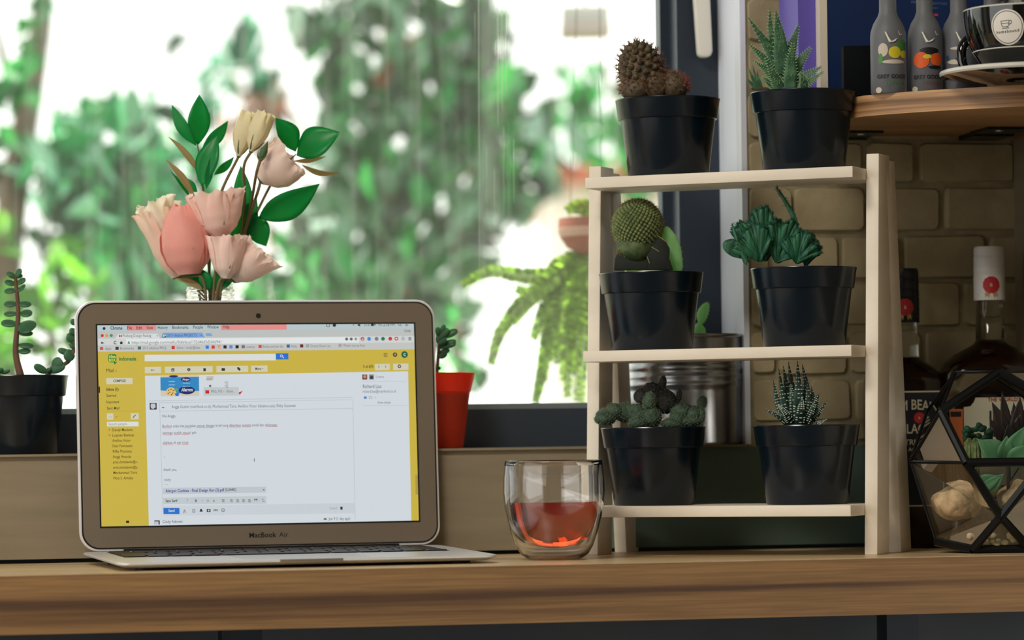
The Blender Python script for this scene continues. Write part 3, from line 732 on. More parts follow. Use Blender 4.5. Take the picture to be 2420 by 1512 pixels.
# ------------------------------------------------------------------ white plant stand
M_stand = mat('white_painted_wood', (232, 222, 204), 0.5, col2=(222, 211, 192), scale=1, stretch=(14, 14, 40), bump=0.15, bscale=140)
stand = thing('plant_stand', S(-0.12, 0.03, 0), 'three-tier white wooden plant stand on the counter', 'plant stand')
PL = 0.2394
tiers = [(0.3235, 0.0, 0.075), (0.1749, -0.010, 0.088), (0.0425, -0.018, 0.098)]
for zt, s0, dep in tiers:
    MB().box(S, -PL, 0.0, s0, s0 + dep, zt - 0.0094, zt).build('shelf_board', M_stand, stand, bevel=0.0008)
LT = 0.336
wl = 0.0112
for side, x0 in (('l', -PL - wl), ('r', 0.0)):
    for kind in (1, 2):
        if kind == 1: st_, sb_, d_ = 0.038, 0.018, 0.034
        else: st_, sb_, d_ = 0.056, 0.0866, 0.030
        x_a, x_b = (x0, x0 + wl)
        m = MB()
        v = []
        for s_, z_ in ((sb_, 0.0), (st_, LT if kind == 1 else LT - 0.004)):
            v += [S(x_a, s_, z_), S(x_b, s_, z_), S(x_b, s_ + d_ * (1 if z_ == 0 else 0.9), z_), S(x_a, s_ + d_ * (1 if z_ == 0 else 0.9), z_)]
        m.add(v, [(3, 2, 1, 0), (4, 5, 6, 7), (0, 1, 5, 4), (1, 2, 6, 5), (2, 3, 7, 6), (3, 0, 4, 7)])
        m.build('leg', M_stand, stand, bevel=0.0008)

# ------------------------------------------------------------------ black nursery pots
M_pot = mat('black_pot_plastic', (8, 22, 32), 0.22, spec=0.45, bump=0.03, bscale=80)
M_soil = mat('dark_soil', (46, 36, 28), 0.95, col2=(78, 62, 46), scale=180, bump=1.0, bscale=260, bdist=0.003)
PR, PH = 0.0452, 0.0668
pot_prof = [(0, 0.0), (0.0335, 0.0), (0.0345, 0.0010), (0.0405, 0.0484), (0.0407, 0.0490), (0.0423, 0.0494), (0.0427, 0.0500), (0.0447, 0.0650), (0.0452, 0.0660), (0.0449, 0.0668), (0.0440, 0.0666), (0.0425, 0.0560), (0.0395, 0.0480), (0.0335, 0.0020), (0, 0.0020)]
_p = MB().lathe((0, 0, 0), pot_prof, 72).build('pot', M_pot, None)
POT_ME = _p.data; bpy.data.objects.remove(_p)
_p = MB().lathe((0, 0, 0), [(0, 0.0600), (0.02, 0.0596), (0.036, 0.0585), (0.0425, 0.0575), (0.041, 0.053), (0, 0.053)], 40).build('soil', M_soil, None)
SOIL_ME = _p.data; bpy.data.objects.remove(_p)
def potted(name, px, s, z, label, group=None, at=None, k=1.0, cat='potted plant'):
    loc = at if at is not None else S(sa(px, s, z + 0.03), s, z)
    t = thing(name, loc, label, cat, group)
    for nm, me in (('pot', POT_ME), ('soil', SOIL_ME)):
        o = bpy.data.objects.new(nm, me); C.objects.link(o); o.parent = t; o.scale = (k, k, k)
        o.rotation_euler.z = random.uniform(0, 6)
    return t
# ------------------------------------------------------------------ plants: shape helpers
def px2m(Y): return Y / F
def fib(n):
    out = []
    for i in range(n):
        z = 1 - 2 * (i + 0.5) / n; r = math.sqrt(1 - z * z); a = i * 2.399963
        out.append(Vector((r * math.cos(a), r * math.sin(a), z)))
    return out
def ellip(c, rx, ry, rz, rot, n):
    res = []
    for p in fib(n):
        q = Vector((p.x * rx, p.y * ry, p.z * rz)); nn = Vector((p.x / rx, p.y / ry, p.z / rz)).normalized()
        if rot is not None: q = rot @ q; nn = rot @ nn
        res.append((Vector(c) + q, nn))
    return res
def rnd_dir(nn, spread):
    d = Vector((random.gauss(0, 1), random.gauss(0, 1), random.gauss(0, 1)))
    return (nn + d.normalized() * spread * random.random() ** 0.5).normalized()
def rotz(ax, deg): return Matrix.Rotation(math.radians(deg), 3, ax)

def flat_leaf(base, tip, width, fold=0.25, bend=0.15, roll=0.0, nl=12, peak=0.45, twist=0.0, pinch=1.0, face=None):
    """blade from base to tip with a folded midrib; returns verts, faces"""
    base, tip = Vector(base), Vector(tip)
    A = tip - base; Ln = A.length; A.normalize()
    N = Vector(face) if face is not None else Vector((0, -1, 0.15))
    N = (N - A * N.dot(A)).normalized()
    N = Matrix.Rotation(roll, 3, A) @ N
    vs = []; fs = []
    cols = (-1, -0.55, 0, 0.55, 1)
    for i in range(nl + 1):
        t = i / nl
        Ni = Matrix.Rotation(twist * t, 3, A) @ N; T = A.cross(Ni)
        e = math.log(0.5) / math.log(peak)
        wd = width / 2 * max(math.sin(math.pi * t ** e), 0.0) ** pinch + width * 0.012 * (1 - t)
        c = base + A * (Ln * t) + Ni * (bend * Ln * math.sin(math.pi * t) - 0.3 * bend * Ln * t * t)
        for s in cols:
            vs.append(c + T * (s * wd) + Ni * (fold * wd * abs(s) ** 1.2))
    for i in range(nl):
        for k in range(4):
            a = i * 5 + k
            fs.append((a, a + 1, a + 6, a + 5))
    return vs, fs

def fat_leaf(mb, pts, width, thick, face, rows=14, taper=0.9, seg=12, basew=0.75, chan=0.35):
    """thick succulent leaf along a curve; returns its two edges"""
    c = bez(pts, max(2, rows // (len(pts) - 1)))
    n = len(c); vs = []; fs = []; e0 = []; e1 = []; rr = []
    for i in range(n):
        t = i / (n - 1)
        A = (c[min(i + 1, n - 1)] - c[max(i - 1, 0)]).normalized()
        N = Vector(face); N = (N - A * N.dot(A)).normalized(); T = A.cross(N)
        k = (basew + (1 - basew) * min(1, t * 4)) * (1 - t ** (1 / taper) * 0.97) if t < 1 else 0.02
        wd = width / 2 * max(k, 0.015); th = thick / 2 * max(k, 0.015) ** 0.8
        for j in range(seg):
            a = 2 * math.pi * j / seg
            y = math.sin(a)
            off = th * y if y < 0 else th * (y - chan * 2 * (1 - abs(math.cos(a))) ) * 0.7
            vs.append(c[i] + T * (wd * math.cos(a)) + N * off)
        e0.append((c[i] - T * wd, -T, A, N)); e1.append((c[i] + T * wd, T, A, N)); rr.append((c[i], T, N, wd, th))
    for i in range(n - 1):
        for j in range(seg):
            j2 = (j + 1) % seg
            fs.append((i * seg + j, i * seg + j2, (i + 1) * seg + j2, (i + 1) * seg + j))
    fs.append(tuple(range((n - 1) * seg, n * seg))); fs.append(tuple(range(seg - 1, -1, -1)))
    mb.add(vs, fs)
    return e0, e1, rr

# ------------------------------------------------------------------ plants on the white stand
G = 'black pots on the white plant stand'
POTC = 'potted plant'
# top left: brown spiny cactus
M_cact_b = mat('brown_green_cactus', (74, 64, 52), 0.6, col2=(98, 86, 62), scale=120, bump=0.4, bscale=400)
M_spine_b = mat('brown_spines', (150, 110, 84), 0.6, transl=0.3, tcol=(190, 130, 90))
M_spine_o = mat('rusty_spines', (196, 104, 72), 0.6, transl=0.4, tcol=(220, 110, 70))
ul = potted('potted_cactus', 1579, 0.040, 0.3235, 'brown knobbly cactus with rusty spines in the black pot above the window handle side of the top shelf', G)
ul['label'] = 'brown knobbly spiny cactus in a black pot on the top shelf before the window'
Yp = ul.location.y; k = px2m(Yp)
rot = rotz('Y', -14)
body = MB(); sp = MB()
cc = P(1517, 172, Yp)
body.ball(cc, 44 * k, 44 * k, 66 * k, 28, 18, rot=rot)
for p, nn in ellip(cc, 46 * k, 46 * k, 68 * k, rot, 110):
    if nn.y > 0.6: continue
    body.ball(p, 8.5 * k, 8.5 * k, 11 * k, 8, 6, rot=nn.to_track_quat('Z', 'Y').to_matrix())
    tip = p + nn * 10 * k
    for _ in range(13): sp.spike(tip, rnd_dir(nn, 1.1), random.uniform(8, 17) * k, 0.75 * k)
body.build('stem', M_cact_b, ul)
sp.build('spines', M_spine_b, ul, recalc=False, smooth=False)['kind'] = 'stuff'
body = MB(); sp = MB(); so_ = MB()
for cx_, cy_, rx, rz_, dy in ((1545, 206, 36, 40, -14), (1588, 207, 38, 36, -6), (1505, 214, 40, 30, -18)):
    cc = P(cx_, cy_, Yp) + Vector((0, dy * k, 0))
    body.ball(cc, rx * k, rx * k, rz_ * k, 20, 12)
    for p, nn in ellip(cc, rx * k, rx * k, rz_ * k, None, 110):
        if nn.y > 0.5 or nn.z < -0.3: continue
        for _ in range(9): (so_ if (nn.x > 0.62 and cx_ > 1570) else sp).spike(p, rnd_dir(nn, 1.4), random.uniform(8, 16) * k, 0.8 * k)
body.build('offset', M_cact_b, ul)
sp.build('spines', M_spine_b, ul, recalc=False, smooth=False)['kind'] = 'stuff'
so_.build('rusty_spines', M_spine_o, ul, recalc=False, smooth=False)['kind'] = 'stuff'

# top right: toothed aloe
M_aloe = mat('aloe_green', (52, 92, 66), 0.5, col2=(84, 124, 88), scale=160, lo=0.45, hi=0.7, bump=0.3, bscale=300, sub=0.1)
M_teeth = mat('pale_teeth', (170, 206, 160), 0.5, transl=0.4)
ur = potted('potted_aloe', 1899, 0.040, 0.3235, 'toothed green aloe with pointed leaves in a black pot on the top shelf', G)
Yp = ur.location.y; k = px2m(Yp)
teeth = MB()
AL = [  # base, middle, tip, width, depth of base, depth of tip
    ((1862, 190), (1815, 110), (1768, 40), 44, 2, 6), ((1846, 160), (1824, 80), (1820, 17), 26, 12, 14), ((1852, 175), (1842, 90), (1833, 26), 50, -4, -10),
    ((1856, 170), (1872, 110), (1889, 55), 40, 8, 14), ((1868, 200), (1888, 150), (1918, 110), 40, 0, -4), ((1852, 200), (1806, 140), (1770, 104), 34, -6, -2),
    ((1850, 205), (1812, 168), (1780, 145), 30, -12, -14), ((1875, 212), (1905, 180), (1942, 158), 32, -6, -10), ((1880, 214), (1912, 195), (1945, 170), 24, -14, -22),
    ((1866, 210), (1868, 150), (1872, 100), 40, -16, -26), ((1842, 212), (1826, 180), (1806, 135), 34, -20, -30), ((1838, 212), (1815, 198), (1798, 185), 26, -18, -30), ((1900, 214), (1896, 190), (1886, 175), 26, -20, -32)]
for b_, m_, t_, wd, d0, d1 in AL:
    mb = MB()
    pts = [P(*b_, Yp) + Vector((0, d0 * k, 0)), P(*m_, Yp) + Vector((0, (d0 + d1) / 2 * k, 0)), P(*t_, Yp) + Vector((0, d1 * k, 0))]
    e0, e1, rr = fat_leaf(mb, pts, wd * k, wd * 0.42 * k, (0.1, -1, 0.5), rows=16)
    mb.build('leaf', M_aloe, ur)
    for e in (e0, e1):
        for q, (p, o_, A, N) in enumerate(e[2:-1]):
            teeth.spike(p - o_ * 0.5 * k, o_ + A * 0.5, 6.5 * k, 2.0 * k, 5)
    for (c_, T, N, w_, th) in rr[3:-2]:
        for _ in range(2): teeth.spike(c_ + T * random.uniform(-.6, .6) * w_ + N * th * 0.3, N + Vector((0, 0, 0.4)), 3 * k, 1.6 * k, 5)
for (bx, by), (tx_, ty) in (((1790, 210), (1763, 182)), ((1792, 208), (1768, 158)), ((1796, 206), (1778, 152)), ((1798, 208), (1789, 162))):
    mb = MB(); fat_leaf(mb, [P(bx, by, Yp - .01), P((bx + tx_) / 2 - 2, (by + ty) / 2, Yp - .012), P(tx_, ty, Yp - .012)], 13 * k, 8 * k, (0, -1, 0.3), rows=8)
    mb.build('leaf', M_aloe, ur)
teeth.build('teeth', M_teeth, ur, recalc=False, smooth=False)['kind'] = 'stuff'

# middle left: round cactus grafted beside a pale pad
M_ball = mat('ball_cactus', (46, 66, 38), 0.6, col2=(88, 104, 60), scale=140)
M_tub = mat('ball_cactus_bumps', (78, 98, 56), 0.6, col2=(124, 134, 84), scale=200)
M_fuzz = mat('straw_spines', (176, 170, 110), 0.6, transl=0.5, tcol=(196, 190, 110))
M_padp = mat('pale_pad', (176, 222, 168), 0.5, transl=0.5, tcol=(200, 245, 180), col2=(150, 200, 140), scale=90)
M_padd = mat('dark_pad', (24, 32, 22), 0.7, col2=(18, 24, 18), scale=100)
ml = potted('potted_cactus', 1540, 0.036, 0.1749, 'round ball cactus beside a pale flat pad in the black pot on the middle shelf', G)
Yp = ml.location.y; k = px2m(Yp)
cc = P(1507, 534, Yp); body = MB().ball(cc, 57 * k, 57 * k, 61 * k, 32, 20)
body.ball(P(1503, 585, Yp), 48 * k, 48 * k, 40 * k, 24, 14)
body.build('ball', M_ball, ml)
tb = MB(); sp = MB()
for p, nn in ellip(cc, 57 * k, 57 * k, 61 * k, None, 620):
    if nn.y > 0.45 or nn.z < -0.75: continue
    tb.ball(p, 4.6 * k, 4.6 * k, 5.0 * k, 7, 5, rot=nn.to_track_quat('Z', 'Y').to_matrix())
    for _ in range(4): sp.spike(p + nn * 4 * k, rnd_dir(nn, 0.9), random.uniform(4, 8) * k, 0.45 * k)
tb.build('tubercles', M_tub, ml, recalc=False)['kind'] = 'stuff'
sp.build('spines', M_fuzz, ml, recalc=False, smooth=False)['kind'] = 'stuff'
mb = MB()
for (pts, d0, d1) in (([(1450, 640), (1452, 612), (1462, 592), (1490, 588), (1545, 600), (1585, 640)], -26, -10), ([(1530, 640), (1524, 590), (1541, 553), (1572, 572), (1582, 590), (1580, 612), (1590, 640)], -34, -20)):
    fr = [P(x, y, Yp) + Vector((0, d0 * k, 0)) for x, y in pts]; bk = [P(x, y, Yp) + Vector((0, d1 * k, 0)) for x, y in pts]
    n = len(fr); mb.add(fr + bk, [tuple(range(n)), tuple(range(2 * n - 1, n - 1, -1))] + [(i, (i + 1) % n, n + (i + 1) % n, n + i) for i in range(n)])
mb.build('rootstock', M_padd, ml, bevel=3 * k, bseg=2)
sp = MB()
for _ in range(60):
    sp.spike(P(1455 + random.random() * 35, 590 + random.random() * 15, Yp) + Vector((0, -27 * k, 0)), (random.gauss(0, 1), -0.6, random.gauss(.3, .8)), random.uniform(6, 12) * k, 0.6 * k)
for a_, b_ in (((1542, 552), (1575, 574)), ((1538, 585), (1556, 596)), ((1528, 608), (1534, 624))):
    sp.tube([P(*a_, Yp) + Vector((0, -35 * k, 0)), P(*b_, Yp) + Vector((0, -35 * k, 0))], 1.2 * k, 5)
sp.build('spines', M_fuzz, ml, recalc=False, smooth=False)['kind'] = 'stuff'
def pad(name, parent, m, outline, Y, thick, n=40, spines=None, sm=None):
    """flat cactus pad with a rounded edge from an outline in the photograph"""
    pts = bez([P(x, y, Y) for x, y in outline] + [P(*outline[0], Y)], 6)[:-1]
    c = sum(pts, Vector()) / len(pts); mb = MB(); n = len(pts); v = []; f = []
    lev = [(0.0, 0.5, 0), (0.6, 0.46, 0), (0.88, 0.3, 0), (1.0, 0.0, 0), (0.88, -0.3, 0), (0.6, -0.46, 0), (0.0, -0.5, 0)]
    for s_, d_, _ in lev:
        for p in pts: v.append(c + (p - c) * max(s_, 0.02) + Vector((0, -d_ * thick, 0)))
    for i in range(len(lev) - 1):
        f += [(i * n + j, i * n + (j + 1) % n, (i + 1) * n + (j + 1) % n, (i + 1) * n + j) for j in range(n)]
    mb.add(v, f)
    o = mb.build(name, m, parent)
    if spines:
        s = MB(); kk = px2m(Y)
        for p in pts[::2]:
            nn = (p - c).normalized()
            for _ in range(4): s.spike(p, rnd_dir(nn, 0.9), spines * random.uniform(.5, 1) * kk, 0.7 * kk)
        for _ in range(25):
            a = random.choice(pts); t = random.random() ** .5 * 0.9; p = c + (a - c) * t + Vector((0, -thick * 0.45 * (1 - t * t), 0))
            for _ in range(4): s.spike(p, rnd_dir(Vector((0, -1, 0.1)), 1.2), spines * random.uniform(.3, .7) * kk, 0.7 * kk)
        s.build('spines', sm, parent, recalc=False, smooth=False)['kind'] = 'stuff'
    return o
pad('pale_pad', ml, M_padp, [(1578, 640), (1575, 600), (1564, 560), (1572, 536), (1584, 540), (1602, 565), (1611, 595), (1611, 640)], Yp + 0.004, 14 * k, spines=5, sm=M_fuzz)

# middle right: crested euphorbia
M_crest = mat('crested_green', (14, 68, 46), 0.5, col2=(46, 118, 82), scale=1.0, stretch=(260, 120, 40), lo=0.4, hi=0.75, bump=0.6, bscale=1, bstretch=(500, 300, 90), bdist=0.0015)
M_crestd = mat('crest_spines', (22, 74, 52), 0.6)
mr = potted('potted_euphorbia', 1900, 0.036, 0.1749, 'dark green crested fan cactus with one thin shoot in a black pot, middle shelf', G)
Yp = mr.location.y; k = px2m(Yp)
def fan(parent, base, R, a0, a1, dy, amp, kf, lob, seed):
    rg = random.Random(seed); mb = MB(); s = MB(); na, nr = 110, 12; v = []; f = []
    ph = rg.uniform(0, 6); B = P(*base, Yp) + Vector((0, dy * k, 0)); rim = []
    for i in range(na + 1):
        a = math.radians(a0 + (a1 - a0) * i / na); u = i / na
        Rr = R * (1 + 0.10 * math.sin(u * lob * 6.283 + ph) + 0.04 * math.sin(u * 31 + ph) + 0.025 * math.sin(u * 83 + ph)) * (0.72 + 0.28 * math.sin(math.pi * u) ** 0.5)
        for j in range(nr + 1):
            t = j / nr
            d = amp * 0.8 * math.sin(u * kf * 2.2 * 6.283 + ph) * t ** 2 + 2.2 * t * math.sin(u * 90 + ph) - 12 * math.sin(math.pi * t * 0.8)
            v.append(B + Vector((math.sin(a) * Rr * t * k, d * k, math.cos(a) * Rr * t * k)))
        rim.append((v[-1], v[-1] - v[-2]))
    for i in range(na):
        for j in range(nr): f.append((i * (nr + 1) + j, (i + 1) * (nr + 1) + j, (i + 1) * (nr + 1) + j + 1, i * (nr + 1) + j + 1))
    mb.add(v, f); mb.build('crest', M_crest, parent, solid=0.0035, sub=0, angle=0)
    for p, d in rim:
        for _ in range(7): s.spike(p + Vector((0, rg.uniform(-4, 4) * k, 0)), rnd_dir(d.normalized(), 0.9), rg.uniform(6, 12) * k, 1.2 * k)
    s.build('crest_spines', M_crestd, parent, recalc=False, smooth=False)['kind'] = 'stuff'
fan(mr, (1810, 615), 112, -52, 35, 6, 10, 2.2, 2.0, 1)
fan(mr, (1835, 620), 92, -30, 75, -16, 12, 2.0, 2.6, 2)
fan(mr, (1795, 618), 78, -70, 30, -30, 9, 1.6, 1.6, 3)
fan(mr, (1880, 622), 66, -40, 70, -34, 9, 2.0, 2.0, 4)
fan(mr, (1905, 625), 60, -20, 45, 10, 6, 2.0, 1.4, 5)
sh = bez([P(1884, 560, Yp), P(1876, 515, Yp), P(1858, 480, Yp), P(1838, 448, Yp)], 6)
mb = MB().tube(sh, [8 * k * (1 - 0.55 * i / (len(sh) - 1)) for i in range(len(sh))], 8); mb.build('shoot', M_crest, mr)
s = MB()
for i, p in enumerate(sh[1:]):
    for _ in range(4): s.spike(p, (random.choice((-1, 1)), random.uniform(-.6, .2), random.uniform(-.2, .5)), random.uniform(9, 15) * k, 0.9 * k)
for _ in range(14): s.spike(sh[-1], rnd_dir(Vector((-.3, 0, 1)), 1), 12 * k, 1.0 * k)
s.build('shoot_spines', M_crestd, mr, recalc=False, smooth=False)['kind'] = 'stuff'
st2 = bez([P(1765, 622, Yp - .015), P(1748, 580, Yp - .015), P(1730, 530, Yp - .012)], 6)
MB().tube(st2, [7 * k, 7 * k, 7 * k, 6 * k, 6 * k, 6 * k, 5 * k, 5 * k, 5 * k, 4 * k, 4 * k, 3 * k, 2 * k], 8).build('shoot', M_crest, mr)
s = MB()
for p in st2:
    for _ in range(6): s.spike(p, rnd_dir(Vector((0, -0.5, 0.2)), 2), random.uniform(5, 10) * k, 0.9 * k)
s.build('shoot_spines', M_crestd, mr, recalc=False, smooth=False)['kind'] = 'stuff'
pad('round_pad', mr, M_crest, [(1755, 612), (1730, 606), (1712, 592), (1708, 578), (1714, 568), (1735, 564), (1748, 575)], Yp - 0.008, 16 * k)

# bottom left: heap of small furry cacti
M_furry = mat('furry_cactus', (40, 58, 46), 0.7, col2=(66, 88, 66), scale=260, bump=0.8, bscale=420, bdist=0.002)
M_furd = mat('shrivelled_cactus', (34, 36, 34), 0.8, col2=(54, 52, 48), scale=200, bump=1.0, bscale=300, bdist=0.004)
M_hair = mat('white_hair_spines', (170, 184, 160), 0.6, transl=0.5, tcol=(190, 205, 170))
ll = potted('potted_cactus', 1545, 0.030, 0.0425, 'heap of small furry dark cacti in a black pot on the bottom shelf', G)
Yp = ll.location.y; k = px2m(Yp)
hair = MB()
for cx_, cy_, rx, rz_, dy, tl, dark in ((1430, 990, 26, 15, -8, 0, 0), (1425, 978, 18, 12, -4, -20, 0), (1452, 972, 22, 20, 0, 10, 0), (1478, 974, 28, 24, 8, 0, 0), (1504, 976, 24, 22, -10, 30, 0), (1510, 985, 18, 16, -22, 0, 0), (1508, 1000, 24, 14, -30, 0, 0),
        (1534, 950, 15, 23, -24, 5, 0), (1540, 986, 23, 24, -24, 0, 0), (1545, 930, 30, 26, 14, 30, 1), (1570, 948, 30, 30, 10, 0, 1), (1565, 912, 10, 26, 14, 12, 1), (1520, 938, 22, 20, 14, 40, 1), (1604, 938, 7, 20, 6, 12, 1), (1583, 945, 10, 16, 0, 0, 1),
        (1612, 972, 30, 20, 4, 0, 0), (1640, 978, 22, 20, 0, 0, 0), (1659, 950, 12, 16, -2, 12, 0), (1656, 982, 10, 20, -8, 8, 0), (1600, 990, 20, 18, -16, 0, 0), (1585, 1002, 26, 14, -28, 10, 0), (1630, 996, 30, 14, -14, 0, 0)):
    cc = P(cx_, cy_, Yp) + Vector((0, dy * k, 0)); rot = rotz('Y', tl)
    MB().ball(cc, rx * k, min(rx, 22) * k, rz_ * k, 18, 12, rot=rot, fn=(lambda p: 1 + 0.07 * math.sin(9 * p.x + 7 * p.z) * math.cos(8 * p.y)) if dark else None).build('lobe', M_furd if dark else M_furry, ll)
    for p, nn in ellip(cc, rx * k, min(rx, 22) * k, rz_ * k, rot, 130 if not dark else 40):
        if nn.y > 0.4: continue
        for _ in range(4): hair.spike(p, rnd_dir(nn, 1.0), random.uniform(2.5, 5.5) * k, 0.35 * k)
hair.build('hair', M_hair, ll, recalc=False, smooth=False)['kind'] = 'stuff'
mb = MB().ball(P(1569, 996, Yp) + Vector((0, -32 * k, 0)), 8 * k, 5 * k, 8 * k, 10, 8); mb.build('chip', mat('tan_chip', (186, 150, 110), 0.7), ll)

# bottom right: striped haworthia
M_haw = mat('haworthia_green', (22, 46, 40), 0.45, col2=(34, 62, 52), scale=150)
M_band = mat('white_bands', (186, 200, 184), 0.5)
lr = potted('potted_haworthia', 1907, 0.030, 0.0425, 'white-striped pointed succulent in the black pot on the bottom shelf by the stand leg', G)
Yp = lr.location.y; k = px2m(Yp)
bands = MB()
HW = [((1862, 1000), (1840, 985), (1805, 967), 20, -14), ((1866, 1002), (1850, 985), (1822, 970), 18, -20), ((1860, 1000), (1838, 950), (1828, 897), 24, 4), ((1866, 1000), (1850, 940), (1840, 870), 28, -4), ((1872, 1000), (1862, 930), (1851, 863), 30, 6), ((1876, 1000), (1874, 930), (1864, 853), 30, 10),
      ((1884, 1002), (1884, 920), (1883, 852), 30, -22), ((1878, 1000), (1872, 945), (1866, 905), 30, -16), ((1890, 1000), (1904, 920), (1896, 860), 30, 2), ((1894, 1002), (1908, 950), (1906, 895), 30, -14), ((1900, 1002), (1918, 950), (1917, 912), 26, -8), ((1904, 1002), (1926, 960), (1936, 930), 26, 0), ((1906, 1002), (1932, 975), (1954, 946), 24, -6), ((1900, 1004), (1916, 970), (1930, 932), 24, -18),
      ((1870, 1004), (1852, 975), (1834, 956), 26, -24), ((1888, 1006), (1890, 965), (1894, 935), 30, -26), ((1930, 1002), (1940, 996), (1957, 988), 12, -6)]
for b_, m_, t_, wd, dy in HW:
    mb = MB()
    pts = [P(*b_, Yp) + Vector((0, dy * k * 0.4, 0)), P(*m_, Yp) + Vector((0, dy * k * 1.3, 0)), P(*t_, Yp) + Vector((0, dy * k, 0))]
    e0, e1, rr = fat_leaf(mb, pts, wd * k, wd * 0.5 * k, (0, -1, 0.15), rows=16, taper=0.75, chan=0.0)
    mb.build('leaf', M_haw, lr)
    for (c_, T, N, w_, th) in rr[2:-1:1]:
        n_ = 3
        for q in range(n_):
            if random.random() < 0.25: continue
            a0_ = math.pi * (0.12 + 0.76 * q / n_); a1_ = math.pi * (0.12 + 0.76 * (q + 0.72) / n_)
            pp = [c_ + T * (w_ * 1.04 * math.cos(a)) + N * (th * 0.76 * math.sin(a)) for a in (a0_, (a0_ + a1_) / 2, a1_)]
            bands.tube(pp, [0.6 * k, 1.7 * k, 0.6 * k], 5)
bands.build('white_bands', M_band, lr, recalc=False)['kind'] = 'stuff'

# ------------------------------------------------------------------ pots on the window sill
def sill_at(px, b): return W(wab(px, 1060, b)[0], b, SILL)
M_jade = mat('jade_leaf', (58, 104, 72), 0.4, col2=(76, 122, 88), scale=80, transl=0.35, tcol=(90, 160, 80))
M_jstem = mat('jade_stem', (108, 76, 56), 0.7, col2=(88, 66, 48), scale=90)
jd = potted('potted_jade', 38, 0, 0, 'upright jade plant with paired leaves in a black pot on the sill, left of the laptop', None, at=sill_at(38, 0.038), k=1.02)
jd['label'] = 'upright jade plant with paired leaves in the black pot on the window sill'
Yp = jd.location.y; k = px2m(Yp)
stem = bez([P(50, 892, Yp), P(37, 830, Yp), P(43, 740, Yp), P(36, 650, Yp)], 6)
MB().tube(stem, [9 * k - 5 * k * i / (len(stem) - 1) for i in range(len(stem))], 10).build('stem', M_jstem, jd)
def oval(parent, m, a, b, wd, th, Y, dy=0.0, name='leaf', face=(0, -1, 0.9)):
    """plump leaf from base a to tip b"""
    A_, B_ = P(*a, Y), P(*b, Y) + Vector((0, dy, 0)); ax = (B_ - A_); ln = ax.length; ax.normalize()
    N = Vector(face); N = (N - ax * N.dot(ax)).normalized(); T = ax.cross(N)
    R = Matrix((ax, T, N)).transposed()
    return MB().ball((A_ + B_) / 2, ln / 2, wd / 2, th / 2, 16, 10, rot=R, fn=lambda p: 1 - 0.12 * p.x * (1 - abs(p.y))).build(name, m, parent)
for a, b, wd, dy in (((38, 655), (50, 634), 9, 0), ((36, 653), (14, 643), 9, 0), ((36, 655), (20, 652), 7, -.004), ((38, 656), (52, 648), 8, .004), ((36, 672), (10, 664), 10, 0), ((40, 670), (62, 658), 10, 0), ((38, 686), (8, 688), 11, 0), ((42, 684), (62, 678), 14, -.006), ((40, 718), (7, 718), 12, 0), ((44, 717), (76, 720), 12, 0), ((40, 741), (7, 742), 10, 0), ((48, 741), (78, 740), 14, 0),
                     ((40, 766), (0, 762), 14, 0), ((48, 765), (84, 780), 26, -.008), ((44, 787), (80, 788), 10, 0), ((44, 815), (82, 818), 11, 0), ((44, 830), (74, 830), 11, 0)):
    oval(jd, M_jade, a, b, wd * 1.8 * k, 7 * k, Yp, dy)
br = bez([P(108, 886, Yp), P(135, 868, Yp), P(165, 850, Yp), P(180, 800, Yp), P(182, 760, Yp)], 5)
MB().tube(br, 5 * k, 8).build('stem', M_jstem, jd)
for a, b, wd in (((110, 880), (80, 862), 20), ((116, 876), (158, 862), 26), ((124, 868), (150, 850), 30), ((108, 878), (122, 872), 12), ((165, 835), (137, 826), 16), ((176, 842), (150, 838), 30), ((180, 815), (164, 818), 16), ((178, 800), (156, 796), 24), ((182, 785), (164, 782), 18), ((184, 765), (167, 758), 16), ((2, 882), (4, 868), 14), ((6, 882), (26, 874), 10)):
    oval(jd, M_jade, a, b, wd * k, 9 * k, Yp, -0.004, face=(0, -1, 0.2))

# orange pot with a jade sprig
M_orange = mat('orange_pot_plastic', (226, 74, 44), 0.4, transl=0.5, tcol=(255, 84, 16))
orl = sill_at(1031, 0.04)
og = thing('potted_jade_sprig', orl, 'small orange plastic pot with a jade sprig on the sill beside the laptop', 'potted plant')
Yp = orl.y; k = px2m(Yp)
H_ = 178 * k
prof = [(0, 0), (63 * k, 0), (64 * k, 2 * k), (81 * k, 131 * k), (82 * k, 133 * k), (84 * k, 134 * k), (93 * k, 175 * k), (95 * k, 177 * k), (94 * k, 178 * k), (92 * k, 177 * k), (79 * k, 132 * k), (62 * k, 3 * k), (0, 3 * k)]
MB().lathe(orl, prof, 64).build('pot', M_orange, og)
MB().lathe(orl, [(0, 134 * k), (50 * k, 133 * k), (79 * k, 130 * k), (62 * k, 5 * k), (0, 5 * k)], 40).build('soil', M_soil, og)
MB().tube(bez([P(1030, 925, Yp), P(1034, 860, Yp), P(1040, 790, Yp)], 6), 4 * k, 8).build('stem', M_jstem, og)
for a, b, wd in (((1038, 800), (1062, 776), 18), ((1040, 792), (1052, 766), 14), ((1044, 796), (1084, 780), 20), ((1036, 795), (1034, 772), 14), ((1042, 818), (1080, 805), 18), ((1040, 822), (1080, 812), 14), ((1036, 815), (1058, 800), 16), ((1036, 836), (1064, 826), 14), ((1036, 842), (1058, 836), 18), ((1034, 810), (1040, 786), 16), ((1034, 872), (1042, 868), 8)):
    oval(og, M_jade, a, b, wd * k, 8 * k, Yp, random.uniform(-.006, .002), face=(0, -1, 0.4))

